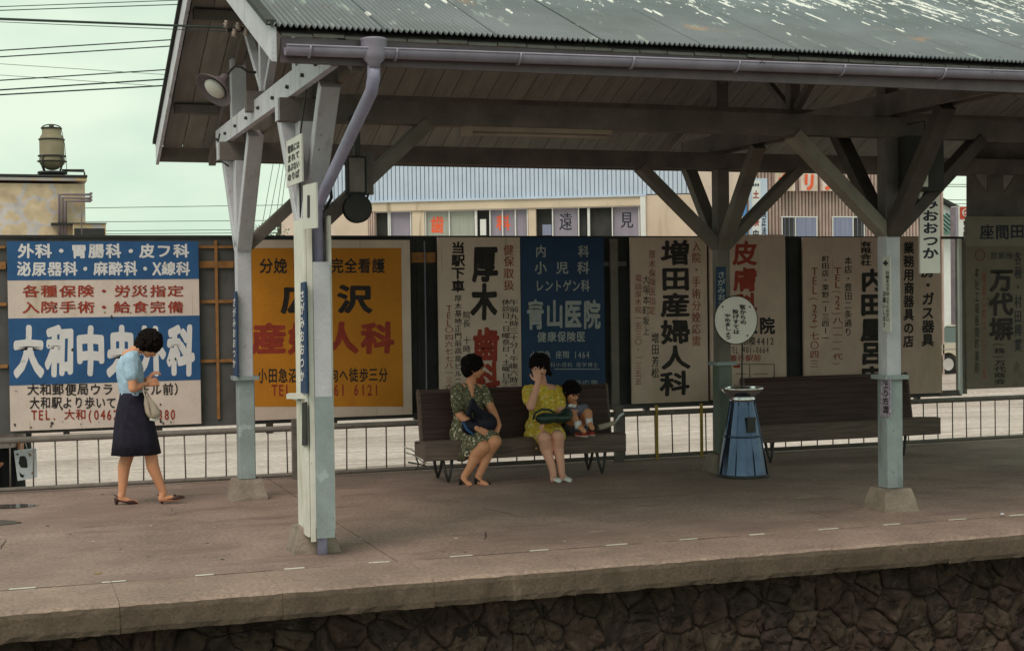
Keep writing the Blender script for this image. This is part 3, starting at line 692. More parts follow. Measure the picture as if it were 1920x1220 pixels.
# insulators and lead-in wires
ins = thing('insulator_bracket', (1.85, 11.2, 3.75), 'cluster of porcelain insulators on a bracket under the gable of the canopy', 'insulators')
bc = at(455, 55, 11.2)
MB().beam(bc+Vector((-.12,0,-.02)), bc+Vector((.22,0,.03)), .03, .03).build('bracket', M['iron'], ins)
for (px_, py_) in ((425, 46), (447, 50), (462, 60), (440, 62), (473, 45), (480, 55)):
    c_ = at(px_, py_, 11.15)
    MB().lathe(c_, [(.012,-.03),(.026,-.02),(.016,-.008),(.026,.004),(.014,.016),(.018,.028)], 12).build('insulator', M['porcelain'], ins)
# fluorescent fitting under the centre beam
fl = thing('fluorescent_lamp', (3.9, 10.5, 3.04), 'long bare fluorescent fitting, unlit, under the front girder of the canopy', 'lamp')
a_, b_ = at(872, 238, 10.47), at(1146, 243, 10.47)
B((a_.x, 10.45, 3.052), (b_.x, 10.52, 3.088), 'batten', M['batten'], fl)
MB().tube([(a_.x+.03, 10.47, 3.035), (b_.x-.03, 10.47, 3.035)], .014, 8).build('tube', M['batten'], fl)
B((a_.x-.01, 10.44, 3.02), (a_.x+.05, 10.53, 3.089), 'end_holder', M['batten'], fl)
# dark box with round disc
bx = thing('signal_bell', (2.5, 10.3, 2.4), 'dark box with a round black disc hanging below it beside the nearest post', 'bell')
def pbox(name, x0, y0, x1, y1, Ya, Yb, m_, par):
    a_, b_ = at(x0, y0, Ya), at(x1, y1, Ya); return B((a_.x, Ya, b_.z), (b_.x, Yb, a_.z), name, m_, par)
pbox('housing', 652, 292, 688, 366, 10.26, 10.36, M['dark'], bx)
pbox('housing_rim', 655, 296, 684, 360, 10.245, 10.258, M['wood_dk'], bx)
pbox('back_plate', 684, 284, 701, 365, 10.37, 10.40, M['wood_dk'], bx)
pbox('hanger', 664, 222, 676, 291, 10.28, 10.33, M['iron'], bx); B((at(664,230,10.28).x, 10.3, 3.10), (at(676,230,10.28).x, 10.44, 3.13), 'hanger_arm', M['iron'], bx)
c_ = at(670, 391, 10.26); MB().tube([c_+Vector((0,-.02,0)), c_+Vector((0,.03,0))], .104, 30, smooth=False).build('disc', M['black'], bx)
MB().tube([c_+Vector((0,-.022,0)), c_+Vector((0,-.028,0))], [.10,.085], 30, smooth=False).build('disc_face', M['dark'], bx)
MB().tube([at(691, 364, 10.33), at(688, 373, 10.3)], .008, 6).build('stem', M['iron'], bx)

# signs that face along the platform (towards -X)
def side_sign(name, X, px0, px1, ytl, ybl, ytr, ybr, m_, label, cat, th=.012, group=None):
    a = atx(px0, ytl, X); b_ = atx(px1, ytr, X); c_ = atx(px0, ybl, X)
    d_ = Vector((X, b_.y, b_.z-(a.z-c_.z)))
    r_ = thing(name, (X, (a.y+b_.y)/2, c_.z), label, cat, group)
    MB().poly([a, b_, d_, c_], (th, 0, 0)).build('board', m_, r_, fix=True)
    return r_, a, b_, c_
O = Vector((-.004, 0, 0))
s1, a, b_, c_ = side_sign('notice_board', 1.985, 537, 565, 266, 352, 250, 338, M['white'], 'tattered white notice with dark smeared writing hung from the nearest girder end', 'sign')
for i, t in enumerate(('電車には', 'まれて', 'あぶない', 'のりば')):
    v0 = .12+.2*i; pa = a+(c_-a)*v0+(b_-a)*.1+O; letters(t, pa, pa+(b_-a)*.8, pa+(c_-a)*.17, M['inkk'], s1, bold=.03)
s2, a, b_, c_ = side_sign('number_sign', 2.0, 568, 592, 348, 430, 342, 424, M['white'], 'white upright plate with a single black stroke on the nearest post', 'sign')
pa = a+(b_-a)*.40+(c_-a)*.25+O; MB().poly([pa, pa+(b_-a)*.16, pa+(b_-a)*.16+(c_-a)*.5, pa+(c_-a)*.5], (-.002,0,0)).build('numeral', M['inkk'], s2, fix=True)
for (X, Yc, pxa, pxb, y0, y1, lb) in ((2.016, 10.3, 563.5, 571.5, 530, 736, 'narrow blue enamel station name plate on the side of the nearest post'), (2.03, 13.5, 437.2, 442.5, 548, 706, 'narrow blue enamel station name plate on the side of the left rear post')):
    s_, a, b_, c_ = side_sign('station_name_plate', X, pxa, pxb, y0, y1, y0-2, y1-2, M['signblue2'], lb, 'sign', group='blue name plates on the posts')
    letters('さがみおおつか', a+(c_-a)*.06+O, b_+(c_-a)*.06+O, a+(c_-a)*.9+O, M['inkw'], s_, vert=True)
s_, a, b_, c_ = side_sign('thermometer_board', 2.016, 566, 573, 755, 835, 753, 833, M['dark'], 'dark weathered strip board low on the side of the nearest post', 'board')
s3, a, b_, c_ = side_sign('safety_notice', 6.918, 1655, 1668.5, 481, 621, 482, 620, M['white'], 'narrow white vertical notice headed by a black cross on the front right post', 'sign')
letters('✚', a+(b_-a)*.1+(c_-a)*.03+O, b_-(b_-a)*.1+(c_-a)*.03+O, a+(b_-a)*.1+(c_-a)*.13+O, M['inkk'], s3, vert=True, bold=.03)
letters('白線まで下がってください', a+(b_-a)*.48+(c_-a)*.18+O, b_-(b_-a)*.06+(c_-a)*.18+O, a+(b_-a)*.48+(c_-a)*.86+O, M['inkk'], s3, vert=True)
letters('お願いします', a+(b_-a)*.05+(c_-a)*.45+O, a+(b_-a)*.47+(c_-a)*.45+O, a+(b_-a)*.05+(c_-a)*.95+O, M['inkk'], s3, vert=True)
s4, a, b_, c_ = side_sign('poster', 6.918, 1651, 1668.5, 709, 781, 709, 780, mat('lilac poster', (.42,.36,.46), .7, .3, 40, spots=[((.5,.12,.06), 30, .66)]), 'small lilac poster pasted on the sleeve of the front right post', 'poster')
letters('上り方面', a+(b_-a)*.3+(c_-a)*.06+O, b_-(b_-a)*.1+(c_-a)*.06+O, a+(b_-a)*.3+(c_-a)*.9+O, M['inkk'], s4, vert=True)

# hanging station-name board
hn = thing('station_name_board', (7.36, 10.45, 1.96), 'white hanging station name board lettered in blue-black, right of the front post', 'sign')
B((7.265, 10.44, 1.965), (7.462, 10.46, 3.08), 'board', M['white2'], hn)
zl0, zl1 = at(1735, 322, 10.437).z, at(1735, 486, 10.437).z
letters('さがみおおつか', (7.285, 10.437, zl0), (7.445, 10.437, zl0), (7.285, 10.437, zl1), M['inkkb'], hn, vert=True, bold=.03)
a, b_ = at(1700, 270, 10.3), at(1770, 358, 10.3); B((a.x, 10.3, b_.z), (b_.x, 10.42, 3.09), 'lamp_housing', M['dark'], hn)
st = thing('hanging_stick', (7.30, 10.3, 2.7), 'short yellowish wooden rod hanging in front of the station name board', 'rod')
a, b_ = at(1734, 287, 10.2), at(1734, 350, 10.2)
MB().beam(a, b_, .05, .02, (0,1,0)).build('rod', M['wood_cream'], st); MB().tube([a, (a.x, a.y, 3.2), (a.x, 10.44, 3.2)], .005, 6).build('hook', M['iron'], st)
# blue plate on the rear right post
bp_ = thing('blue_name_plate', (6.98, 13.41, 1.5), 'dark blue vertical name plate with white kana on the rear right post', 'sign')
a = at(1343, 500, 13.415); b_ = at(1361, 500, 13.415); c_ = at(1343, 612, 13.415)
MB().poly([a, b_, Vector((b_.x, b_.y, c_.z)), c_], (0, .012, 0)).build('board', M['signblue2'], bp_, fix=True)
o_ = Vector((0,-.003,0)); letters('さがみおおつか', at(1345,508,13.412), at(1360,508,13.412), at(1345,606,13.412), M['inkw2'], bp_, vert=True)

# ================================================================== BENCHES
def bench(x0, x1, bx0, bx1, yf, label, legs):
    r_ = thing('bench', ((x0+x1)/2, yf+.2, 0), label, 'bench', 'wooden platform benches')
    # seat: front plank and slats sloping back
    MB().beam((x0, yf+.015, .318), (x1, yf+.015, .318), .03, .185, bev=.006).build('front_plank', M['bench2'], r_)
    for k in range(4):
        y = yf+.075+k*.085; MB().beam((x0, y, .402-k*.006), (x1, y, .402-k*.006), .075, .024, bev=.004).build('seat_slat', M['bench2'], r_)
    for k in range(9):
        z = .36+k*.0615; y = yf+.372+k*.0135; MB().beam((bx0, y, z), (bx1, y, z), .022, .0613, (0,.2,1), .001).build('back_slat', M['bench'], r_)
    # rounded top roll
    MB().tube([(bx0, yf+.49, .865), (bx1, yf+.49, .865)], .03, 10).build('top_rail', M['bench'], r_)
    for xe in (x0+.012, x1-.012):
        MB().poly([(xe-.012, yf+.035, .235), (xe-.012, yf+.40, .25), (xe-.012, yf+.40, .385), (xe-.012, yf+.035, .388)], (.024,0,0)).build('end_board', M['bench2'], r_, fix=True)
    for xe in (bx0-.014, bx1+.014):
        MB().poly([(xe-.012, yf+.36, .25), (xe-.012, yf+.42, .25), (xe-.012, yf+.545, .87), (xe-.012, yf+.515, .90), (xe-.012, yf+.47, .885)], (.024,0,0)).build('back_stile', M['bench2'], r_, fix=True)
    MB().box((x0+.1, yf+.06, .24), (x1-.1, yf+.10, .38)).build('underframe', M['bench'], r_)
    MB().box((x0+.1, yf+.3, .24), (x1-.1, yf+.34, .38)).build('underframe', M['bench'], r_)
    for lx in legs:
        for ly, s_ in ((yf+.05, -1), (yf+.36, 1)):
            lg = MB()
            for d_ in (-.05, .05):
                lg.tube([(lx+d_, ly, .25), (lx+d_*.5+s_*0, ly+s_*.02, .1), (lx, ly+s_*.03, .012)], [.018, .015, .012], 8)
            lg.build('leg', M['iron'], r_)
    return r_
bench(3.895, 6.02, 3.985, 6.0, 13.74, 'dark brown slatted bench with two women and a child seated on it', (4.13, 5.76))
bench(7.58, 9.895, 7.70, 9.77, 13.86, 'empty dark brown slatted bench to the right of the ashtray stand', (7.76, 9.42))

# ================================================================== ASHTRAY STAND AND ROUND NOTICE
at_ = thing('ashtray_stand', (6.985, 13.05, 0), 'flared blue steel ashtray stand with a chrome rim beside the rear right post', 'ashtray')
n = 12
MB().lathe((6.985,13.05,0), [(.25,.02),(.247,.035),(.205,.30),(.165,.52),(.13,.70),(.115,.78)], 16, smooth=False).build('body', M['steelblue'], at_)
MB().lathe((6.985,13.05,0), [(.262,0),(.262,.02),(.25,.028)], 24).build('foot_ring', M['iron'], at_)
for k in range(16):
    if k % 2 == 0:
        t = 2*math.pi*k/16
        MB().tube([(6.985+r_*math.cos(t), 13.05+r_*math.sin(t), z) for r_, z in ((.252,.03),(.207,.30),(.167,.52),(.132,.70),(.118,.78))], .006, 6).build('rib', M['steelblue'], at_)
MB().lathe((6.985,13.05,0), [(.170,.395),(.196,.395),(.195,.405),(.192,.412),(.17,.412)], 16).build('band', M['steelblue'], at_)
B((6.94,12.862,.45), (7.03,12.88,.60), 'ash_door', M['iron'], at_)
MB().lathe((6.985,13.05,0), [(.11,.775),(.12,.79),(.165,.82),(.205,.855),(.216,.875),(.21,.888),(.19,.885),(.165,.862),(.05,.845)], 32).build('bowl', M['chrome'], at_)
MB().lathe((6.985,13.05,0), [(.10,.74),(.125,.75),(.13,.775),(.12,.79)], 24).build('neck', M['chrome'], at_)
rn = thing('round_notice', (6.985, 13.05, .85), 'round white enamel notice on a thin pole rising from the ashtray stand', 'sign')
MB().tube([(6.975, 13.04, .845), (6.965, 13.0, 1.33)], .009, 8).build('pole', M['iron'], rn)
cc = at(1380, 600, 12.98)
MB().tube([cc, cc+Vector((0,.012,0))], .238, 40, smooth=False).build('disc', M['white2'], rn)
MB().tube([cc+Vector((.238*math.cos(2*math.pi*k/40), .004, .238*math.sin(2*math.pi*k/40))) for k in range(41)], .007, 6, cap=False).build('rim', M['iron'], rn)
for t in (2.4, .7, -.9):
    p_ = cc+Vector((.2*math.cos(t), -.003, .2*math.sin(t))); MB().tube([p_, p_+Vector((0,-.005,0))], .009, 8).build('screw', M['iron'], rn)
Yn = 12.974
for t, x_, y0, y1 in (('窓からの', 1392, 570, 608), ('投げすては', 1379, 579, 626), ('やめましょう', 1364, 587, 636)):
    a, b_, c_ = at(x_-6, y0, Yn), at(x_+6, y0+1, Yn), at(x_-4, y1, Yn)
    letters(t, a, b_, c_, M['inkk'], rn, vert=True, bold=.03)

# ================================================================== FENCE (pipe railing)
fn = thing('railing', (6, 14.85, 0), 'low grey pipe railing with thin uprights along the back of the platform', 'railing')
MB().tube([(-1.2, 14.85, .505), (16, 14.85, .52)], .030, 10).build('top_rail', M['rail'], fn)
MB().tube([(-1.2, 14.85, .035), (16, 14.85, .04)], .022, 10).build('bottom_rail', M['rail'], fn)
b0 = MB().tube([(0, 0, .045), (0, 0, .50)], .0075, 6).mesh('baluster', (0,0,0)); b0.materials.append(M['rail'])
x = -1.15
while x < 14:
    o = bpy.data.objects.new('baluster', b0); C.objects.link(o); o.parent = fn; o.location = Vector((x+random.uniform(-.008,.008), 14.85, 0))-wloc(fn)
    o.rotation_euler = (random.uniform(-.01,.01), random.uniform(-.02,.02), 0); x += .2055
for px_ in (556, 1160):
    X = at(px_, 850, 14.78).x; B((X-.045, 14.74, -.05), (X+.045, 14.81, .60 if px_ < 1000 else .62), 'fence_post', M['rail'], fn)
for px_ in (1232, 1316):
    X = at(px_, 850, 14.80).x; B((X-.014, 14.79, -.05), (X+.014, 14.815, .60), 'fence_post', M['rail_y'], fn)

# ================================================================== HOARDING AND ITS SIGNBOARDS
YS = 15.2
hd_ = thing('hoarding', (5, 15.3, -.6), 'long dark panelled hoarding frame behind the railing that carries the signboards', 'hoarding')
B((-1.2, 15.27, 2.462), (11.27, 15.36, 2.49), 'top_rail', M['dark'], hd_)
B((-1.2, 15.28, .53), (10.9, 15.33, .585), 'bottom_rail', M['panel'], hd_)
x = -1.2
while x < 10.85:
    x2 = min(x+.91, 10.88); B((x+.004, 15.29, .585), (x2-.004, 15.31, 2.462), 'backing_panel', M['panel' if x < 2.6 else 'dark'], hd_); x = x2
    if x < 10.8: MB().box((x-.03, 15.335, .50), (x+.03, 15.40, 2.46)).build('hoarding_post', M['wood_dk'], hd_)
# timber lattice in the gap right of the first sign and left of it
for (x0, x1) in ((1.945, 2.30), (-.9, .075)):
    xm = at(407, 600, 15.26).x if x0 > 0 else -.3
    B((xm-.014, 15.255, .60), (xm+.014, 15.285, 2.44), 'lattice_bar', M['lattice'], hd_)
    for z, h in ((2.37,.012), (2.19,.035), (1.81,.016), (1.20,.016)):
        B((x0, 15.262, z-h), (x1, 15.288, z+h), 'lattice_bar', M['lattice'], hd_)
for px0, px1, m_, y0, y1 in ((1143, 1160, 'brace', 448, 722), (1462, 1473, 'wood_cream', 450, 705), (796, 800, 'lavender', 452, 770)):
    a, b_ = at(px0, y0, 15.24), at(px1, y1, 15.24); B((a.x, 15.22, .53), (b_.x, 15.262, a.z), 'hoarding_post', M[m_], hd_)
B((4.2, 15.262, 2.20), (4.47, 15.285, 2.31), 'cross_rail', M['lattice'], hd_); B((6.44, 15.262, 2.15), (6.72, 15.285, 2.2), 'cross_rail', M['wood_dk'], hd_)
for px_ in (560, 1164, 1345): X = at(px_, 800, 15.37).x; B((X-.04, 15.335, -.62), (X+.04, 15.41, .5), 'hoarding_post', M['wood_dk'], hd_)
B((11.155, 15.22, .55), (11.19, 15.26, 2.46), 'end_post', M['winframe'], hd_); B((11.195, 15.24, .55), (11.27, 15.36, 2.46), 'end_post', M['wood_dk'], hd_)
B((10.88, 15.25, .53), (11.2, 15.3, .60), 'bottom_rail', M['wood_dk'], hd_)

def board(label, x0, x1, z0, z1, m_, thick=.03):
    r_ = thing('signboard', ((x0+x1)/2, YS, z0), label, 'signboard', 'painted advertising signboards')
    MB().box((x0, YS, z0), (x1, YS+thick, z1)).build('panel', m_, r_)
    return r_
def patch(r_, x0, y0, x1, y1, m_, d=.002, name='painted_band', Y=None):
    Yp = (Y or YS)-d; a, b_, c_ = rect_px(x0, y0, x1, y1, Yp); dd = Vector((b_.x, Yp, at(x1, y1, Yp).z))
    return MB().add([a, c_, dd, b_], [(0,1,2,3)]).build(name, m_, r_)
def T(r_, s, x0, y0, x1, y1, ink, vert=False, bold=.018, Y=None, dy=0):
    Yp = (Y or YS)-.004
    return letters(s, at(x0, y0, Yp), at(x1, y0+dy, Yp), at(x0, y1, Yp), M[ink], r_, vert, bold)

# 1: blue and white surgery sign
s = board('large blue and white banded surgery signboard at the left end of the hoarding', .088, 1.935, .565, 2.425, M['signwhite'])
zb = lambda y, px=200: at(px, y, YS).z
B((.088, YS-.003, zb(524)), (1.935, YS-.001, 2.425), 'painted_band', M['signblue'], s)
B((.088, YS-.003, zb(717)), (1.935, YS-.001, zb(594)), 'painted_band', M['signblue'], s)
T(s, '外科・胃腸科・皮フ科', 32, 457, 355, 484, 'inkw', bold=.03)
T(s, '泌尿器科・麻酔科・X線科', 30, 490, 357, 517, 'inkw', bold=.03)
T(s, '各種保険・労災指定', 40, 534, 345, 557, 'inkr')
T(s, '入院手術・給食完備', 40, 564, 345, 587, 'inkr')
T(s, '大和中央外科', 24, 610, 367, 704, 'inkw', bold=.05)
T(s, '大和郵便局ウラ（プール前）', 50, 718, 348, 741, 'inkk', dy=0)
T(s, '大和駅より歩いて 3分', 54, 743, 262, 766, 'inkk')
T(s, 'TEL. 大和(0462) 61-2380', 58, 766, 330, 787, 'inkr')
for i in range(26):
    x_ = .1+random.random()*1.8; z_ = random.choice([.575+random.random()*.07, .6+random.random()*1.7]); r0 = random.uniform(.004,.014)
    n = 7; vs = [(x_+r0*random.uniform(.6,1.3)*math.cos(2*math.pi*k/n), YS-.0055, z_+1.5*r0*random.uniform(.6,1.3)*math.sin(2*math.pi*k/n)) for k in range(n)]
    MB().add(vs, [tuple(range(n))]).build('rust_chip', M['iron'], s)
# 2: orange maternity sign
s = board('orange maternity clinic signboard with a white border behind the nearest post', 2.305, 4.168, .575, 2.44, M['signcream'])
patch(s, 455, 465, 752, 762, M['signorange'])
T(s, '分娩・手術完全看護', 486, 483, 722, 513, 'inkk', bold=.02)
T(s, '広 沢', 522, 532, 700, 588, 'inkk', bold=.035)
T(s, '産婦人科', 470, 604, 742, 664, 'inkr', bold=.04)
T(s, '小田急沼い線方向へ徒歩三分', 482, 690, 728, 718, 'inkk', dy=-2)
T(s, 'TEL 0462 61 6121', 508, 718, 712, 742, 'inkr')
# 3: tall white dentist
s = board('tall cream dentist signboard, black and red characters, behind the first bench', 4.478, 5.418, .56, 2.47, M['signcream'])
T(s, '厚木', 884, 458, 934, 600, 'inkk', True, .04); T(s, '歯科', 886, 612, 937, 742, 'inkr', True, .04)
T(s, '当駅下車', 846, 452, 872, 548, 'inkk', True, .03)
T(s, '健保取扱', 944, 457, 964, 545, 'inkr2', True, .01)
T(s, '午前九時三十分ー午後六時三十', 955, 560, 972, 745, 'inkk', True, .01)
T(s, '休診日・日曜祭日・土曜日午後', 941, 560, 957, 735, 'inkk', True, .01)
T(s, '院長 十時', 868, 582, 882, 662, 'inkk', True, .01)
T(s, '厚木基地正門前高島ビル二階', 852, 552, 866, 735, 'inkk', True, .01)
T(s, 'TEL〇四六七七八一三六', 834, 571, 850, 732, 'inkr2', True, .01)
# 4: blue clinic
s = board('dark blue clinic signboard with white characters behind the yellow dressed woman', 5.424, 6.415, .80, 2.47, M['signblue2'])
T(s, '内', 1003, 459, 1025, 482, 'inkw2'); T(s, '科', 1083, 459, 1105, 482, 'inkw2')
T(s, '小 児 科', 1001, 490, 1106, 514, 'inkw2'); T(s, 'レントゲン科', 1003, 524, 1106, 547, 'inkw2')
T(s, '青山医院', 986, 561, 1127, 616, 'inkw2', bold=.03)
T(s, '健康保険医', 1007, 621, 1098, 641, 'inkw2'); T(s, '小田急 座間 1464', 993, 657, 1106, 672, 'inkw2', bold=.01)
T(s, '内科小児科 医学博士', 1020, 679, 1122, 688, 'inkw2', bold=.005); patch(s, 1040, 691, 1124, 692.4, M['inkw2'], .003, 'underline')
T(s, '入院応需', 1060, 712, 1122, 722, 'inkw2', bold=.0)
# 5
s = board('tan maternity signboard with six large black characters left of the rear post', 6.742, 7.698, .592, 2.472, M['signtan'])
T(s, '増田産婦人科', 1238, 449, 1294, 744, 'inkk', True, .03)
T(s, '入院・手術分娩応需', 1297, 450, 1314, 650, 'inkr2', True, .01)
T(s, '厚木保険医指定', 1216, 468, 1230, 590, 'inkr2', True, .0); T(s, '大塚本町坂上', 1205, 514, 1218, 630, 'inkk', True, .0)
T(s, '増田芳松', 1221, 622, 1236, 710, 'inkk', True, .01); T(s, '電話厚木局一五三〇・一三五五', 1190, 514, 1204, 722, 'inkr2', True, .0)
# 6
s = board('tan dermatology signboard with red characters partly behind the rear right post', 7.73, 8.718, .60, 2.505, M['signtan'])
T(s, '皮膚科', 1374, 449, 1420, 598, 'inkr', True, .03); T(s, '医院', 1390, 594, 1454, 626, 'inkk', False, .03)
T(s, '相模4412', 1388, 631, 1452, 647, 'inkk', False, .01); T(s, 'TEL 401-0664', 1366, 648, 1442, 662, 'inkk', False, .0)
T(s, '瀬谷駅前', 1366, 664, 1428, 677, 'inkr', False, .01)
for q_ in ((1375,682,1452,683.2),(1375,722,1452,723.2),(1451,682,1452.3,722),(1405,682,1406,722),(1380,700,1400,701),(1412,700,1440,701),(1412,710,1446,711)): patch(s, *q_, M['inkk'], .003, 'map_line')
patch(s, 1375, 684, 1388, 689, M['inkr'], .003, 'map_mark')
# 7
s = board('tan gas shop signboard, heavy black characters beside two red telephone numbers', 8.957, 10.16, .60, 2.475, M['signtan'])
T(s, 'TEL(22)七〇四三', 1519, 500, 1536, 690, 'inkr2', True, .01); T(s, '町田店・栗野一ー三四ー一', 1541, 478, 1555, 640, 'inkk', True, .01)
T(s, 'TEL(22)八一一一(代)', 1561, 500, 1580, 688, 'inkr2', True, .01); T(s, '本店・豊田二条通り', 1583, 480, 1598, 630, 'inkk', True, .01)
T(s, '有限会社', 1613, 452, 1634, 498, 'inkk', True, .03); T(s, '内田屋呂店', 1614, 503, 1656, 730, 'inkk', True, .045)
# 8
s = board('tan signboard for gas appliances on the right of the front post', 10.165, 10.878, .58, 2.478, M['signtan'])
T(s, '業務用商器具の店', 1694, 452, 1714, 652, 'inkk', True, .03); T(s, '厨房・ガス器具', 1728, 470, 1752, 650, 'inkk', True, .03)
# 9: nearer board under the canopy
YS_OLD = YS; YS = 13.34
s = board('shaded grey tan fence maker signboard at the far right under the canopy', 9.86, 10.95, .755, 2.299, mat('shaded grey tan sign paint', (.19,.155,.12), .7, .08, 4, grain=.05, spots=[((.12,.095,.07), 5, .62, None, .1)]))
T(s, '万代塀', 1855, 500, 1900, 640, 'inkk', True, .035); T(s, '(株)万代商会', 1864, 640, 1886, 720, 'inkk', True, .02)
T(s, '各種・村田興業', 1902, 470, 1916, 660, 'inkkb', True, .01); T(s, '営業所', 1856, 472, 1900, 486, 'inkkb', False, .0)
T(s, '本社工場座間町栗原', 1828, 500, 1836, 700, 'inkk', True, .0); T(s, '電話〇四六二〇三五', 1842, 510, 1850, 710, 'inkr2', True, .0)
MB().tube([at(1838, 478, YS-.004)+Vector((.06*math.cos(2*math.pi*k/24), 0, .06*math.sin(2*math.pi*k/24))) for k in range(25)], .003, 4, cap=False).build('emblem_ring', M['inkr2'], s)
s = board('long grey horizontal signboard with square characters above the far right board', 9.875, 11.2, 2.30, 2.62, mat('grey horizontal sign paint', (.24,.21,.175), .7, .06, 4))
T(s, '座間田所', 1836, 421, 1950, 449, 'inkkb', False, .02, dy=-2)
YS = YS_OLD
B((9.88, 13.38, 2.26), (11.2, 13.42, 2.34), 'board_batten', M['wood_dk'], s)
# grey screen behind the far bay
tag(B((at(1826,350,14.7).x, 14.7, 2.47), (13.6, 14.74, 3.3), 'grey_screen', mat('grey screen', (.55,.50,.46), .8, .15, 10)), 'grey panel screen closing the far right bay below the roof', 'screen')

# ================================================================== BACKGROUND BUILDINGS
# --- main building with pale blue siding; facade turned 28 degrees
dF = Vector((-.879, .477, 0)); nF = Vector((-.477, -.879, 0)); d_ = ray(1205, 442); P0 = EYE+d_*(38/d_.y)
def fp(px, py, off=0):
    r_ = ray(px, py); o = P0+nF*off; t = (o-EYE).dot(nF)/r_.dot(nF); return EYE+r_*t
def fz(z, p): return Vector((p.x, p.y, z))
def fquad(x0, y0, x1, y1, off=0): return [fp(x0, y0, off), fp(x1, y0, off), fp(x1, y1, off), fp(x0, y1, off)]
def fbox(name, x0, y0, x1, y1, m_, par, off=0, th=.1):
    a, b_, c2, d2 = fquad(x0, y0, x1, y1, off); zt = (a.z+b_.z)/2; zb_ = (c2.z+d2.z)/2
    pts_ = [fz(zt, a), fz(zt, b_), fz(zb_, b_), fz(zb_, a)]
    return MB().poly(pts_, -nF*th).build(name, m_, par, fix=True)
mb_ = thing('apartment_building', fz(-.62, P0), 'beige two storey building with pale blue metal siding behind the hoarding', 'building')
L0, R0 = fp(520, 442), fp(1205, 442); ztop = fp(950, 374).z; zband = fp(950, 391).z; zhead = fp(950, 280).z
def wallpiece(name, xa, xb, z0, z1, m_, off=0, th=.25, par=mb_):
    a = fp(xa, 442, off); b_ = fp(xb, 442, off)
    return MB().poly([fz(z1, a), fz(z1, b_), fz(z0, b_), fz(z0, a)], -nF*th).build(name, m_, par, fix=True)
wallpiece('wall', 520, 1500, -.62, zband, M['dark'], -.30, 8)
zs = fp(950, 447).z-.3
wallpiece('wall', 690, 1205, -.62, zs, M['plaster2'])
wallpiece('wall', 1211, 1560, -.62, ztop+.02, M['plaster2'], .02)
wallpiece('wall', 628, 692, -.62, zband+.1, M['plaster2'])
wallpiece('wall', 528, 628, -.62, zband+.12, M['pinkwall'])
wallpiece('cornice_band', 690, 1205, zband, ztop-.01, M['plaster3'], .06, .4)
wallpiece('ledge', 690, 1212, ztop-.01, ztop+.05, M['siding'], .12, .5)
# ribbed siding
b = MB(); a = fp(560, 442, .03); c_ = fp(1330, 442, .03); nn = 97; dirv = (c_-a); vs = []
for i in range(nn):
    for t, o in ((0, 0), (.78, 0), (.82, -.07), (.96, -.07)): p_ = a+dirv*((i+t)/nn)+nF*o; vs += [fz(ztop+.05, p_), fz(zhead+1.2, p_)]
b.add(vs, [(2*i, 2*i+2, 2*i+3, 2*i+1) for i in range(4*nn-1)]); b.build('ribbed_siding', M['siding'], mb_, fix=True)
wallpiece('parapet_core', 560, 1330, ztop, zhead+1.2, M['siding'], -.1, 3)
# pillars between window groups
for xa, xb in ((773, 796), (991, 1005), (690, 703)): wallpiece('pillar', xa, xb, zs, zband, M['plaster3'] if xa != 690 else M['pinkwall'], .0, .3)
wallpiece('white_pipe', 1201, 1211, -.62, ztop-.02, M['winframe'], .12, .1)
wins = [(703, 773, [(703,727,'dark'),(733,769,'curtain')], (728.5, 731.5, 770.5)),
        (796, 991, [(800,841,'curtain2'),(844,889,'curtain2'),(896,917,'dark'),(921,941,'curtain'),(944,965,'curtain'),(968,987,'curtain')], (798, 842.5, 892.5, 919, 942.5, 966.5, 989)),
        (1005, 1201, [(1005,1035,'dark'),(1039,1083,'curtain'),(1087,1100,'dark'),(1108,1147,'dark'),(1151,1197,'curtain')], (1036.5, 1085, 1104, 1148.5, 1198.5))]
for x0, x1, panes, frs in wins:
    a = fp(x0, 442); wn = tag(wallpiece('window', x0, x1, zband-.03, zband, M['winframe'], -.02, .12))
    for pa, pb, m_ in panes: wallpiece('pane', pa, pb, zs, zband-.03, M[m_], -.14 if m_ != 'dark' else -.22, .02, wn)
    for f_ in frs:
        hw = 2.4 if f_ in (892.5, 1104) else 1.1
        wallpiece('mullion', f_-hw, f_+hw, zs, zband-.03, M['winframe'], -.05, .08, wn)
    wallpiece('sill', x0, x1, zs, zs+.06, M['winframe'], .0, .1, wn)
    a = None
for t, x0, y0, x1, y1, ink in (('歯', 807, 404, 834, 438, 'inko'), ('科', 929, 402, 958, 432, 'inko'), ('遠', 1047, 398, 1074, 432, 'inkkb'), ('見', 1162, 396, 1188, 428, 'inkkb')):
    letters(t, fp(x0, y0, -.135), fp(x1, y0-.4, -.135), fp(x0, y1, -.135), M[ink], mb_, bold=.022 if ink == 'inko' else .012)
fbox('air_conditioner', 900, 411, 911, 441, M['winframe'], mb_, -.1, .2); fbox('air_conditioner', 1017, 421, 1034, 441, M['curtain3'], mb_, -.1, .2)
for px_ in (693, 697, 701): wallpiece('drainpipe', px_-1, px_+1, -.62, fp(px_, 398).z, M['corr_br'], .05, .08)

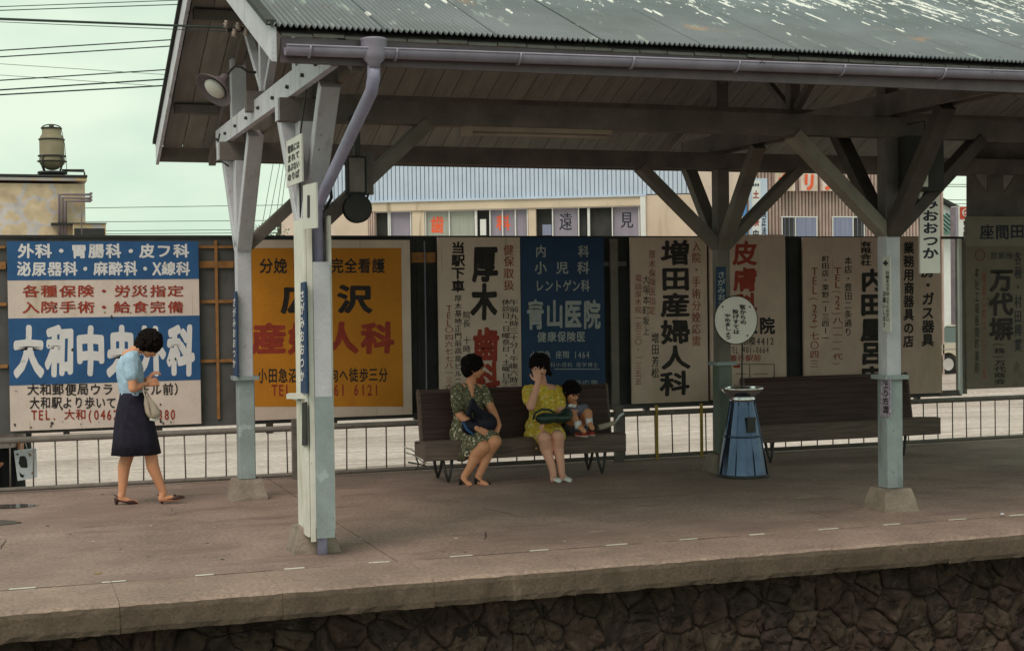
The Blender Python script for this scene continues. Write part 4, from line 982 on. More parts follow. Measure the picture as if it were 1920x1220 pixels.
# --- corrugated shed with the beer sign
cb = thing('corrugated_shed', (15, 30, -.62), 'brown grey corrugated iron shop building behind the hoarding under the red lettered plates', 'building')
YC = 30
a = at(1398, 442, YC); c_ = at(1772, 442, YC); zt = at(1500, 318, YC).z
b = MB(); nn = int((c_.x-a.x)/.088); vs = []
for i in range(nn):
    for t, o in ((.0, 0), (.5, 0), (.58, .07), (.92, .07)): x_ = a.x+(c_.x-a.x)*(i+t)/nn; vs += [(x_, YC+o, -.62), (x_, YC+o, zt+1)]
b.add(vs, [(2*i, 2*i+2, 2*i+3, 2*i+1) for i in range(4*nn-1)]); b.build('corrugated_wall', M['corr_br'], cb, fix=True)
B((a.x, YC+.09, -.62), (c_.x, YC+2.6, zt+1), 'core', M['pinkwall'], cb)
def cbx(name, x0, y0, x1, y1, m_, par, d=.06, th=.05):
    p_, q_ = at(x0, y0, YC-d), at(x1, y1, YC-d); return B((p_.x, YC-d, q_.z), (q_.x, YC-d+th, p_.z), name, m_, par)
for x0, x1, fr, pn in ((1465, 1533, (1467, 1492, 1532), ((1468,1490,'dark'),(1493,1531,'curtain3'))), (1561, 1622, (1562, 1600, 1621), ((1563,1599,'curtain3'),(1601,1620,'dark')))):
    wn = cbx('window', x0, 405.5, x1, 408, M['winframe'], cb)
    for p_ in pn: cbx('pane', p_[0], 408, p_[1], 452, M[p_[2]], wn, .05, .02)
    for f_ in fr: cbx('mullion', f_-.9, 408, f_+.9, 452, M['winframe'], wn, .07, .03)
    k = x0+7
    while k < x1-4: cbx('glazing_bar', k-.5, 408, k+.5, 452, M['curtain3'], wn, .055, .01); k += 8
kb = thing('beer_sign', (at(1517,340,YC-.2).x, YC-.2, 4), 'row of square white sign plates lettered in red on the corrugated shop', 'sign')
for ch, x0, x1 in (('キ', 1456, 1491), ('リ', 1502, 1533), ('ン', 1542, 1573)):
    p_, q_ = at(x0, 322, YC-.2), at(x1, 358, YC-.2); pl = B((p_.x, YC-.2, q_.z), (q_.x, YC-.1, p_.z), 'letter_plate', M['signwhite'], kb)
    letters(ch, at(x0+2, 324, YC-.215), at(x1-2, 324, YC-.215), at(x0+2, 357, YC-.215), M['inko'], kb, bold=.05)
vs_ = thing('vertical_shop_sign', (at(1424,400,YC-.8).x, YC-.8, 2), 'pale blue upright shop sign board with red and black characters', 'sign')
p_, q_ = at(1408, 334, YC-.8), at(1440, 470, YC-.8); B((p_.x, YC-.8, q_.z), (q_.x, YC-.7, p_.z), 'board', M['siding'], vs_)
B((p_.x+.02, YC-.805, q_.z), ((p_.x+q_.x)/2+.03, YC-.801, p_.z-.05), 'panel', M['winframe'], vs_)
Y8 = YC-.81
letters('土', at(1411,357,Y8), at(1424,357,Y8), at(1411,372,Y8), M['inkr'], vs_, bold=.03); letters('奈', at(1411,408,Y8), at(1424,408,Y8), at(1411,424,Y8), M['inkr'], vs_, bold=.03)
letters('中', at(1411,430,Y8), at(1424,430,Y8), at(1411,446,Y8), M['inkkb'], vs_, bold=.03); letters('病院正法', at(1428,376,Y8), at(1437,376,Y8), at(1428,440,Y8), M['inkkb'], vs_, vert=True, bold=.02)
letters('●●●', at(1411,343,Y8), at(1424,343,Y8), at(1411,350,Y8), M['inkkb'], vs_)
p_ = at(1396, 340, YC-.9); tag(MB().tube([(p_.x, YC-.9, -.62), (p_.x, YC-.9, p_.z)], .05, 10).build('blue_pole', M['bluepost']), 'slim blue pole left of the pale blue upright shop sign', 'pole')

# --- far right: blue post, green-roofed house, pillar sign, shop front, car
p_ = at(1753, 372, 26); tag(B((p_.x-.085, 26, 2.2), (p_.x+.1, 26.2, p_.z), 'blue_post', M['bluepost']), 'broad blue painted post in the bright gap at the right', 'post')
gh = thing('green_roofed_house', (22, 42, -.62), 'white walled house with a green ribbed roof seen through the gap at the right', 'house')
YG = 42; q4 = lambda *c: [at(x_, y_, YG) for x_, y_ in c]
MB().poly(q4((1755,372),(1755,402),(1800,402),(1800,396),(1778,388)), (0,4,0)).build('gable_wall', M['winframe'], gh, fix=True)
MB().poly(q4((1757,376),(1792,397),(1800,395),(1800,391),(1782,384),(1757,371)), (0,-.3,0)).build('barge_board', M['dark'], gh, fix=True)
a_, b_, c2, d2 = at(1755,400,YG-.5), at(1805,400,YG-.5), at(1805,433,YG-1.5), at(1755,433,YG-1.5)
MB().poly([a_, b_, c2, d2], (0,.05,-.1)).build('roof', M['greenroof'], gh, fix=True)
for k in range(8):
    x_ = 1738+k*9; p0, p1 = at(x_, 400, YG-.58), at(x_+38, 433, YG-1.58)
    if x_ < 1755: t = (1755-x_)/38; p0 = p0.lerp(p1, t)
    if x_+38 > 1805: t = (1805-x_)/38; p1 = at(x_, 400, YG-.58).lerp(p1, t)
    MB().tube([p0, p1], .025, 5).build('roof_batten', M['dark'], gh)
a_, b_ = at(1750, 433, YG-1), at(1810, 442, YG-1); B((a_.x, YG-1, -.62), (b_.x, YG+4, a_.z), 'wall', M['winframe'], gh)
ps = thing('pillar_sign', (18, 31, -.62), 'white upright pillar sign with a red circular emblem plate on top', 'sign')
YP = 31; p_, q_ = at(1797, 386, YP), at(1823, 450, YP); B((p_.x, YP, -.62), (q_.x, YP+.3, p_.z), 'pillar', M['winframe'], ps); B((at(1793,390,YP).x, YP+.02, -.62), (p_.x-.005, YP+.25, p_.z-.03), 'side', M['lavender'], ps)
p_, q_ = at(1800, 388, YP-.01), at(1821, 411, YP-.01); B((p_.x, YP-.012, q_.z), (q_.x, YP-.002, p_.z), 'emblem_plate', M['redplate'], ps)
c0 = at(1810.5, 399, YP-.02); MB().tube([c0+Vector((.09*math.cos(2*math.pi*k/20), 0, .09*math.sin(2*math.pi*k/20))) for k in range(21)], .012, 5, cap=False).build('emblem_ring', M['winframe'], ps)
letters('DAY', c0+Vector((-.08,-.002,.035)), c0+Vector((.08,-.002,.035)), c0+Vector((-.08,-.002,-.035)), M['winframe'], ps, bold=.02)
letters('電化製品', at(1806,413,YP-.005), at(1815,413,YP-.005), at(1806,455,YP-.005), M['inkk'], ps, vert=True, bold=.04)
sf = thing('shop_front', (21, 48, -.62), 'small shop front with a pinkish fascia seen through the slot at the right', 'shop')
YQ = 48; sb = lambda n_, x0, y0, x1, y1, m_, d=0, th=.1: B((at(x0,y0,YQ).x, YQ-d, at(x1,y1,YQ).z), (at(x1,y1,YQ).x, YQ-d+th, at(x0,y0,YQ).z), n_, M[m_], sf)
sb('wall', 1740, 440, 1850, 640, 'curtain', 0, 3); sb('fascia', 1755, 450, 1830, 460, 'pinkwall', .1); sb('show_window', 1768, 465, 1790, 545, 'curtain2', .1)
for k in range(3): sb('glazing_bar', 1772+k*7, 466, 1774+k*7, 545, 'winframe', .15)
sb('signboard_small', 1770, 508, 1784, 536, 'greenroof', .2); sb('door', 1766, 560, 1776, 637, 'dark', .1); sb('door_post', 1776, 556, 1786, 640, 'pinkwall', .12); sb('pillar', 1787, 480, 1800, 640, 'corr_br', .12)
# car
yc = 30.0; pc = at(1778, 680, yc); zg = -.62
cr_ = thing('parked_car', (pc.x+1.0, yc+.7, zg), 'pale beige saloon car with its wheel showing in the gap at the right', 'car')
zc = at(1778, 701, yc).z; rw = .235; S = 1.0
ox = pc.x; oz = zc
def cpt(dx, dz): return (ox+dx, yc, oz+dz)
prof = [(-2.9,.25),(-2.95,.5),(-2.8,.72),(-2.0,.80),(-1.5,1.16),(-.9,1.2),(-.1,1.16),(.45,.80),(.9,.74),(1.1,.62),(1.1,.32),(.95,.22)]
prof = [(-1.2,.16),(-1.28,.35),(-1.2,.56),(-.6,.60),(.5,.60),(1.1,.56),(1.2,.40),(1.2,.2)]
arch = lambda cx_: [(cx_+.31*math.cos(R(a_)), .25+.31*math.sin(R(a_))) for a_ in range(0, 181, 20)]
car_low = [(3.0,.16)]+[(2.75,.16)]+[(2.4+.30*math.cos(R(a_)), .22+.30*math.sin(R(a_))) for a_ in range(-10, 191, 20)]+[(.3,.16)]+[(0+.30*math.cos(R(a_)), .22+.30*math.sin(R(a_))) for a_ in range(-10, 191, 20)]+[(-.55,.2),(-.62,.4),(-.6,.62),(-.45,.70),(.3,.74),(1.0,.78),(2.2,.78),(2.95,.70),(3.05,.5)]
MB().poly([(ox+x_, yc, oz+z_) for x_, z_ in car_low], (0, 1.4, 0)).build('body', M['car'], cr_, fix=True)
MB().poly([(ox+x_, yc+.12, oz+z_) for x_, z_ in ((.45,.75),(.85,1.12),(2.1,1.14),(2.6,.77))], (0, 1.16, 0)).build('cabin', M['glass'], cr_, fix=True)
MB().poly([(ox+x_, yc+.10, oz+z_) for x_, z_ in ((.83,1.12),(.95,1.17),(2.0,1.19),(2.14,1.13))], (0, 1.2, 0)).build('roof', M['car'], cr_, fix=True)
B((ox-.55, yc-.012, oz+.60), (ox+2.9, yc-.002, oz+.62), 'trim_strip', M['chrome'], cr_)
for wx in (0, 2.4):
    for wy in (.0, 1.26):
        wh = MB().tube([(ox+wx, yc+wy+.01, oz+.235), (ox+wx, yc+wy+.14, oz+.235)], .235, 24, smooth=False).build('wheel', M['rubber'], cr_)
        if wy == 0: MB().tube([(ox+wx, yc-.006, oz+.235), (ox+wx, yc+.02, oz+.235)], .15, 20, smooth=False).build('hubcap', M['chrome'], wh)
# the lot rises to a street at the back right where the car stands
MB().poly([(14, 24, -.62), (14, 29, zc-.005), (14, 70, zc-.005), (14, 70, -.62)], (60, 0, 0))
rd = MB().poly([(17.0, 26.5, -.63), (17.0, 29.0, zc-.005), (17.0, 90, zc-.005), (17.0, 90, -.63)], (60, 0, 0)).build('street', M['dirt'], fix=True); tag(rd, kind='structure')

# --- left: flat roofed building, tank, pipes
lb = thing('plaster_building', (-2, 30, -.62), 'flat roofed building with stained peeling plaster above the left signboard', 'building')
YL = 30; lw = lambda n_, x0, y0, x1, y1, m_, d=0, th=.2, par=lb, zb_=None: B((at(x0,y0,YL-d).x, YL-d, zb_ if zb_ is not None else at(x1,y1,YL-d).z), (at(x1,y1,YL-d).x, YL-d+th, at(x0,y0,YL-d).z), n_, M[m_], par)
lw('wall', -260, 340, 161, 450, 'crazed', 0, 7, lb, -.62); lw('parapet', -262, 328, 163, 339, 'plaster', .12, 7.2); lw('coping', -263, 326, 164, 328.3, 'dark', .16, 7.3)
lw('annex', 137, 419, 199, 450, 'plaster', .3, 2.5, lb, -.62); lw('annex_cap', 135, 417.5, 200, 419.5, 'dark', .35, 2.6); lw('opening', 139, 428, 197, 452, 'dark', .31, .02); lw('ledge', 96, 417.5, 135, 422, 'dark', .2, .2)
for i, (x_, y_) in enumerate(((111, 365), (117, 371), (123, 377))):
    MB().tube([at(x_, 450, YL-.15), at(x_, y_, YL-.15), at(167+i, y_+(0 if i != 1 else 1), YL-.15), at(171, y_-2, YL-.4)], .028, 8).build('pipe', M['fascia'], lb)
MB().tube([at(153, 450, YL-.4), at(153, 385, YL-.4)], .012, 6).build('pipe', M['fascia'], lb)
tk = thing('water_tank', at(98, 326, YL+1.5), 'tall cylindrical water tank on the roof of the plaster building', 'tank')
tz = at(98, 326, YL+1.5).z; tp = at(98, 320, YL+1.5); s_ = 31.8/2752
zz_ = lambda y_: at(98, y_, YL+1.5).z-tp.z
MB().lathe(tp, [(.06,zz_(319)),(.12,zz_(317)),(.24,zz_(308)),(.26,zz_(302)),(.245,zz_(296)),(.245,zz_(262)),(.22,zz_(256)),(.19,zz_(252)),(.19,zz_(242)),(.17,zz_(240))], 28).build('tank_body', mat('tan tank', (.27,.225,.15), .6, .1, 3), tk)
for y_, r_ in ((293, .28), (262, .262), (241, .21)): MB().lathe(tp, [(r_-.02, zz_(y_)-.015), (r_, zz_(y_)-.012), (r_, zz_(y_)+.012), (r_-.02, zz_(y_)+.015)], 24).build('hoop', M['iron'], tk)
MB().lathe(tp, [(.05,zz_(240)),(.05,zz_(234)),(.02,zz_(233))], 12).build('cap', M['iron'], tk)
MB().tube([tp+Vector((.19*math.cos(a_), 0, zz_(241)+.08*math.sin(a_))) for a_ in [math.pi*k/8 for k in range(9)]], .012, 6).build('handle', M['iron'], tk)
for k in range(4):
    t = math.pi/4+k*math.pi/2; MB().tube([tp+Vector((.27*math.cos(t), .27*math.sin(t), zz_(293))), tp+Vector((.29*math.cos(t), .29*math.sin(t), zz_(306))), tp+Vector((.2*math.cos(t), .2*math.sin(t), zz_(324)))], .018, 6).build('leg', M['iron'], tk)
    MB().tube([tp+Vector((.28*math.cos(t), .28*math.sin(t), zz_(293))), tp+Vector((.28*math.cos(t), .28*math.sin(t), zz_(303)))], .012, 6).build('rod', M['iron'], tk)
MB().lathe(tp, [(.29,zz_(303)-.01),(.30,zz_(303)),(.29,zz_(303)+.012)], 24).build('hoop', M['iron'], tk)
MB().lathe(tp, [(.3,zz_(326)),(.28,zz_(322)),(.05,zz_(321))], 20).build('plinth', M['dark'], tk)
MB().tube([at(116,319,YL+1.4), at(157,319,YL+1.4), at(159,328,YL+1.4)], .02, 6).build('pipe', M['iron'], tk); MB().tube([at(120,321,YL+1.4), at(157,322,YL+1.4)], .012, 6).build('pipe', M['iron'], tk)
MB().tube([at(115,243,YL+1.4), at(121,270,YL+1.4), at(126,327,YL+1.4)], .007, 5).build('cable', M['iron'], tk)

# --- wires
def wire(x0, y0, x1, y1, Y, r_, x2, label, g='overhead wires', sag=.0):
    m_ = (y1-y0)/(x1-x0); pts_ = []
    for k in range(13):
        x_ = -420+(x2+420)*k/12; pts_.append(at(x_, y0+m_*(x_-x0), Y))
    tag(MB().tube(pts_, r_, 5).build('overhead_wire', M['wire']), label, 'wire', g)
WN = ['uppermost of all above the left building', 'second from the top above the left building', 'upper of the dark middle pair', 'lower of the dark middle pair', 'top of the three thick ones near the lamp', 'middle of the three thick ones near the lamp', 'lowest thick one just above the water tank', 'upper faint one sloping down to the gable', 'lower faint one sloping down to the gable']
for (x0,y0,x1,y1,r_) in ((0,13,330,1,.007),(0,20,330,9,.008),(0,95,320,75,.010),(0,107,318,87,.010),(0,151,310,131,.010),(0,169,306,149,.012),(0,178,304,161,.012),(0,120,306,140,.004),(0,141,303,162,.004)):
    wire(x0,y0,x1,y1,24,r_,1500,'overhead wire crossing the pale sky, '+WN.pop(0))
for (x0,y0,x1,y1,r_) in ((0,35,325,48,.016),(0,38,325,50,.008),(0,42,320,56,.006)):
    a_, b_ = at(-400, y0-(y1-y0)*400/325, 20), at(425 if r_ > .01 else 450, y0+(y1-y0)*(430/325), 11.2)
    tag(MB().tube([a_, a_.lerp(b_, .5), b_], r_*.55, 5).build('lead_in_wire', M['wire']), 'dark lead-in wire to the gable insulators, '+('the thick upper one' if r_ > .01 else ('the middle one' if r_ > .007 else 'the faintest and lowest one')), 'wire', 'lead-in wires')
for (y0,y1) in ((390,386),(416,414),(433,431),(439,437)): wire(165,y0,430,y1,75,.016,640,'faint distant wire between left building and post, '+{390:'uppermost of four', 416:'second from the top', 433:'third from the top', 439:'lowest, just over the hoarding'}[y0], 'low distant wires')
for (x0,y0,x1,y1) in ((488,441,510,320),(498,441,524,320),(519,400,527,320),(522,441,532,320)):
    a_, b_ = at(x0-3, y0+18, 60), at(x1+16, y1-90, 60)
    tag(MB().tube([a_, b_], .012, 5).build('guy_wire', M['wire']), 'steep thin wire in the sky gap left of the nearest post, '+{488:'leftmost', 498:'second from the left', 519:'third from the left', 522:'rightmost'}[x0], 'wire', 'steep wires beside the post')
for y_ in (346, 350, 375, 382):
    a_, b_ = at(1700, y_-1, 80), at(1990, y_+2, 80); tag(MB().tube([a_, b_], .022, 5).build('distant_wire', M['wire']), 'fine wire across the bright gap at the right, '+{346:'uppermost of the upper pair', 350:'lower of the upper pair', 375:'upper of the lower pair', 382:'lowest of all'}[y_], 'wire', 'wires in the right gap')

# --- small tree behind the hoarding
tr = thing('small_tree', at(500, 500, 27)+Vector((0,0,-3)), 'sparse small tree with pale blossom showing over the hoarding beside the post', 'tree')
tb = at(500, 470, 27); base_ = Vector((tb.x, 27, -.62))
MB().tube([base_, tb+Vector((0,0,-.3)), tb+Vector((.05,0,.1))], [.07,.05,.03], 8).build('trunk', M['bark'], tr)
for k in range(7):
    t = random.uniform(0, 6.28); MB().tube([tb+Vector((0,0,-.2)), tb+Vector((.3*math.cos(t), .3*math.sin(t), random.uniform(.1,.5)))], [.02,.008], 5).build('branch', M['bark'], tr)
for nm, mm_, cnt in (('foliage', 'leaf', 420), ('blossom', 'leaf2', 170)):
    b = MB()
    for k in range(cnt):
        t = random.uniform(0, 6.28); rr = random.random()**.6*.45; c_ = tb+Vector((rr*math.cos(t), rr*math.sin(t), random.uniform(-.25, .62-rr*.5)))
        u = Vector((random.gauss(0,1), random.gauss(0,1), random.gauss(0,1))).normalized(); v = u.orthogonal().normalized(); s_ = random.uniform(.018,.034)
        b.add([c_-u*s_, c_+v*s_*.6, c_+u*s_, c_-v*s_*.6], [(0,1,2,3)])
    b.build(nm, M[mm_], tr)
# dry twigs by the railing
tw = thing('dry_twig', (3.78, 14.62, 0), 'bleached dry twigs lying against the railing beside the bench end', 'twig')
for pts_ in (((757,838),(772,842),(790,858),(800,868)), ((760,848),(775,852),(796,868)), ((765,866),(778,868),(800,873)), ((780,858),(785,870),(779,882))):
    MB().tube([at(x_, y_, 14.6) for x_, y_ in pts_], [.010,.008]+[.005]*(len(pts_)-2), 5).build('twig', M['wood_cream' if pts_[0][1] < 850 else 'iron'], tw)

# ================================================================== PEOPLE
def blend(mbld, name, mat_, parent, vox=.006, smooth=6, fac=.5, fold=0, fs=(9,9,4)):
    """fuse overlapping closed pieces into ONE continuous skin"""
    org = wloc(parent) if parent is not None else Vector((0,0,0))
    me = mbld.mesh('tmp', org); o = bpy.data.objects.new('tmp', me); C.objects.link(o)
    r_ = o.modifiers.new('r', 'REMESH'); r_.mode = 'VOXEL'; r_.voxel_size = vox; r_.use_smooth_shade = True
    s_ = o.modifiers.new('s', 'SMOOTH'); s_.iterations = smooth; s_.factor = fac
    dg = bpy.context.evaluated_depsgraph_get(); m2 = bpy.data.meshes.new_from_object(o.evaluated_get(dg)); m2.name = name
    bpy.data.objects.remove(o); bpy.data.meshes.remove(me)
    if fold:
        ns = [v.normal.copy() for v in m2.vertices]
        for v, n_ in zip(m2.vertices, ns):
            q = Vector((v.co.x*fs[0], v.co.y*fs[1], v.co.z*fs[2])); a_ = noise.noise(q); v.co += n_*fold*((1-abs(a_)*3)+.5*noise.noise(q*2.3+Vector((3,1,2))))
        m2.update()
    m2.materials.clear(); m2.materials.append(mat_)
    return link(name, m2, None, parent, org)
def lerp(a, b, t): return Vector(a).lerp(Vector(b), t)
def hand(b, wrist, dirv, across, curl=(0,0,-1), s=1.0, bend=.5, spread=1.0, thumb=1):
    """palm and five separate bent fingers"""
    wr = Vector(wrist); d = Vector(dirv).normalized(); ac = Vector(across); ac = (ac-d*ac.dot(d)).normalized(); cu = Vector(curl); cu = (cu-d*cu.dot(d)-ac*cu.dot(ac)).normalized()
    k = wr+d*.075*s
    for j in (-1.5, -.5, .5, 1.5): b.cap(wr+ac*j*.011*s+d*.012*s, k+ac*j*.0185*s, .014*s, .0115*s, 8)
    for j, ln in zip((-1.5, -.5, .5, 1.5), (.058, .072, .076, .064) if thumb < 0 else (.064, .076, .072, .058)):
        p0 = k+ac*j*.0205*s; p1 = p0+(d*math.cos(bend*.5)+cu*math.sin(bend*.5)+ac*j*.05*spread)*ln*.5*s
        p2 = p1+(d*math.cos(bend*1.5)+cu*math.sin(bend*1.5)+ac*j*.03*spread)*ln*.32*s; p3 = p2+(d*math.cos(bend*2.2)+cu*math.sin(bend*2.2))*ln*.26*s
        b.chain([p0, p1, p2, p3], [.0098*s, .0088*s, .008*s, .0072*s], 8)
    t0 = wr+d*.02*s+ac*thumb*.02*s; t1 = t0+(d*.6+ac*thumb*.8).normalized()*.036*s+cu*.008; t2 = t1+(d*.9+ac*thumb*.3+cu*.3).normalized()*.03*s; t3 = t2+(d*.9+cu*.5).normalized()*.022*s
    b.chain([t0, t1, t2, t3], [.014*s, .0115*s, .0095*s, .008*s], 8)
def head(b, c, fwd, upv, s=1.0):
    """skull, jaw, nose, brow, lips, ears; returns frame"""
    f = Vector(fwd).normalized(); u = Vector(upv); u = (u-f*u.dot(f)).normalized(); r_ = f.cross(u); c = Vector(c)
    m_ = Matrix((r_, f, u)).transposed()
    b.ell(c+u*.022*s-f*.008*s, (.070*s, .088*s, .082*s), m_)
    b.ell(c+f*.028*s-u*.018*s, (.056*s, .058*s, .075*s), m_)
    b.ell(c+f*.046*s-u*.068*s, (.031*s, .030*s, .028*s), m_)
    b.cap(c+f*.083*s+u*.002*s, c+f*.098*s-u*.028*s, .007*s, .0115*s, 8)
    b.ell(c+f*.094*s-u*.030*s, (.015*s, .011*s, .009*s), m_)
    for q_ in (-1, 1):
        b.ell(c+r_*q_*.030*s+f*.066*s-u*.024*s, (.022*s,.018*s,.02*s), m_)
        b.ell(c+r_*q_*.073*s-f*.008*s-u*.008*s, (.009*s, .017*s, .028*s), m_)
        b.ell(c+r_*q_*.026*s+f*.078*s+u*.022*s, (.020*s,.010*s,.007*s), m_)
    b.ell(c+f*.084*s-u*.050*s, (.019*s,.009*s,.008*s), m_)
    return c, f, u, r_, m_, s
def face(fr, par):
    c, f, u, r_, m_, s = fr
    for q_ in (-1, 1):
        MB().ell(c+r_*q_*.028*s+f*.0815*s+u*.003*s, (.0125*s,.006*s,.0055*s), m_, 10, 6).build('eye', M['eye'], par)
        MB().ell(c+r_*q_*.028*s+f*.086*s+u*.020*s, (.019*s,.005*s,.003*s), m_, 8, 4).build('eyebrow', M['hair'], par)
    MB().ell(c+f*.0915*s-u*.0505*s, (.018*s,.005*s,.006*s), m_, 10, 6).build('mouth', M['lip'], par)
def hairmass(fr, name, par, lumps=26, vol=1.0, back=.03, low=-.05, seed=1, fringe=True, sidep=True):
    c, f, u, r_, m_, s = fr; rn_ = random.Random(seed); b = MB()
    b.ell(c+u*.040*s-f*.022*s, (.088*s*vol, .098*s*vol, .088*s*vol), m_)
    b.ell(c-u*.01*s-f*.055*s, (.078*s*vol, .060*s*vol, .075*s*vol), m_)
    for k in range(lumps):
        t = rn_.uniform(0, 2*math.pi); e = rn_.uniform(-.55, 1.4)
        dv = r_*math.cos(t)*math.cos(e)+f*math.sin(t)*math.cos(e)+u*math.sin(e)
        if dv.dot(f) > .35 and dv.dot(u) < .45: continue
        if dv.dot(u) < -.2 and dv.dot(f) > -.1: continue
        b.ell(c+u*.03*s-f*.02*s+dv*.078*s*vol, (rn_.uniform(.022,.032)*s,)*3, m_, 10, 6)
    if fringe:
        for j in (-2,-1,0,1,2): b.cap(c+u*.092*s+f*.045*s+r_*j*.02*s, c+u*.072*s+f*.066*s+r_*j*.028*s, .020*s, .014*s, 8)
        for q_ in (-1, 1): b.cap(c+u*.05*s+r_*q_*.072*s+f*.02*s, c+r_*q_*.080*s-u*.01*s+f*.01*s, .018*s, .012*s, 8)
    return blend(b, name, M['hair'], par, .005, 2, .5, fold=.008, fs=(38,38,26))
def shoe(par, heel, toe, upn, m_, w_=.04, heelh=.03, name='shoe', strap=True, sole=None):
    h, t = Vector(heel), Vector(toe); d = (t-h); ln = d.length; d.normalize(); u = Vector(upn); u = (u-d*u.dot(d)).normalized(); sd_ = d.cross(u)
    b = MB(); secs = []
    for q_, wd, ht, lift in ((0,.55,.034,1),(.08,.8,.034,1),(.25,.78,.020,.85),(.45,.85,.022,.45),(.62,1.0,.042,.08),(.8,.95,.04,0),(.93,.66,.028,0),(1.0,.25,.012,0)):
        c_ = h+d*ln*q_+u*(lift*heelh+ht/2); secs.append((c_, w_*wd, ht/2, sd_, u))
    b.loft(secs, 18); b.cap(h+d*.02+u*heelh, h+d*.02+u*.012, .020, .016, 8)
    o = b.build(name, m_, par, fix=True)
    if strap:
        MB().tube([h+d*.05+sd_*w_*.75+u*(heelh+.03), h-d*.006+u*(heelh+.055), h+d*.05-sd_*w_*.75+u*(heelh+.03)], .005, 6).build('strap', m_, o)
        MB().ell(h+d*ln*.63+u*.048, (.014,.014,.008)).build('bow', m_, o)
    if sole: MB().loft([(h+d*ln*q_+u*.006, w_*wd, .008, sd_, u) for q_, wd in ((0,.6),(.1,.85),(.5,.9),(.7,1.03),(.92,.7),(1.0,.3))], 14).build('sole', sole, o, fix=True)
    return o

# ---- walking woman (faces +X, head bowed) ----
Yw = 13.5
A = lambda x_, y_, dy=0, Y=Yw: at(x_, y_, Y+dy)
pw = thing('person', (1.18, Yw, 0), 'woman walking right with bowed head, light blue knit top, navy skirt and slingback shoes', 'person')
b = MB()
neck0 = A(247, 664); hc = A(279, 648)
fh = Vector((.72, -.05, -.69)); uh = Vector((.69, 0, .72))
pel = A(250, 757); chest = A(245, 700)
b.ell(pel, (.115,.15,.10)); b.ell(lerp(pel, chest, .55), (.095,.125,.12)); b.ell(chest, (.105,.145,.13)); b.ell(A(244,678), (.085,.16,.055))
b.chain([neck0+Vector((-.01,0,-.03)), A(256, 656), hc+Vector((-.035,0,-.005))], [.055,.047,.050]); b.cap(A(244,668), A(252,658), .075, .05)
fr = head(b, hc, fh, uh, .98)
# arms: near (camera side) and far
shn, shf = A(246, 676, -.165), A(246, 676, .165)
eln, wrn = A(249, 728, -.20), A(275, 720, -.10); elf, wrf = A(254, 724, .19), A(275, 712, .03)
b.chain([shn, lerp(shn, eln, .5), eln, lerp(eln, wrn, .4), wrn], [.052,.046,.038,.036,.024]); b.chain([shf, lerp(shf, elf, .5), elf, lerp(elf, wrf, .4), wrf], [.052,.046,.038,.036,.024])
hand(b, wrn, (1,.25,.25), (0,.4,1), (0,1,.1), 1.0, .8); hand(b, wrf, (.7,-.1,.7), (0,1,.2), (.6,-.6,-.4), 1.0, .7)
# legs
hipn, hipf = A(250, 775, -.075), A(250, 775, .075)
knn, ann = A(240, 850, .07), A(229, 922, .07)      # trailing leg (far side)
knf, anf = A(283, 850, -.07), A(306, 922, -.06)     # leading leg (near side)
b.chain([hipf, knn, lerp(knn, ann, .32)+Vector((-.018,0,0)), ann], [.088,.058,.057,.034]); b.chain([hipn, knf, lerp(knf, anf, .32)+Vector((-.02,0,0)), anf], [.088,.058,.057,.034])
b.chain([ann, A(226,934,.07), A(246,940,.07)], [.034,.032,.024]); b.cap(A(240,938,.07), A(255,942,.07), .024, .02)
b.chain([anf, A(303,934,-.06), A(322,934,-.06)], [.034,.032,.026]); b.cap(A(318,933,-.06), A(334,934,-.06), .025, .02)
blend(b, 'body', M['skin'], pw, .0055, 5)
face(fr, pw); hairmass(fr, 'hair', pw, 46, 1.22, seed=4)
# knit top
b = MB()
b.loft([(A(249,741), .108, .145), (A(246,725), .108, .14), (A(244,705), .118, .152), (A(243.5,690), .117, .165), (A(243,678), .100, .170), (A(244,669), .080, .145), (A(248,661), .060, .085), (A(250,658), .052, .058)], 28)
b.ell(A(256,700,0), (.055,.13,.07))
b.chain([shn+Vector((0,.035,.02)), shn+Vector((0,.0,.0)), lerp(shn, eln, .5)], [.07,.072,.066]); b.chain([shf+Vector((0,-.035,.02)), shf, lerp(shf, elf, .5)], [.07,.072,.066])
blend(b, 'knit_top', M['ltblue'], pw, .007, 5, fold=.005, fs=(14,14,9))
# skirt
secs = [(A(249,735), .112, .145), (A(249,745), .118, .15), (A(251,765), .150, .168), (A(252,790), .172, .178), (A(254,820), .192, .186), (A(255.5,851), .213, .195)]
MB().loft(secs, 48, fold=.035, nf=6).build('skirt', M['navy'], pw, fix=True)
shoe(pw, A(214,945,.07), A(259,945,.07), (0,0,1), M['shoe_br'], .036, .03)
shoe(pw, A(300,944,-.06), A(347,933,-.06), (-.12,0,1), M['shoe_br'], .036, .03)
hb = thing('handbag', A(285, 765, -.05), 'beige shoulder bag hanging from the walking woman’s forearm', 'bag')
hb['label'] = 'beige handbag hanging from the forearm of the walking woman'
MB().loft([(A(275,742,-.17), .020, .018), (A(281,757,-.17), .052, .03), (A(287,772,-.17), .068, .045), (A(289,781,-.17), .055, .042), (A(289,785,-.17), .03, .02)], 20).build('bag_body', M['beige_bag'], hb, fix=True)
MB().tube([A(283,776,-.21), A(276,752,-.215), A(268,732,-.2), A(270,722,-.17), A(275,735,-.15), A(290,760,-.13), A(294,776,-.14)], .007, 6).build('handle', M['beige_bag'], hb)
MB().tube([A(281,785,-.18), A(290,787,-.18), A(298,783,-.18)], .014, 8).build('base_roll', M['winframe'], hb)

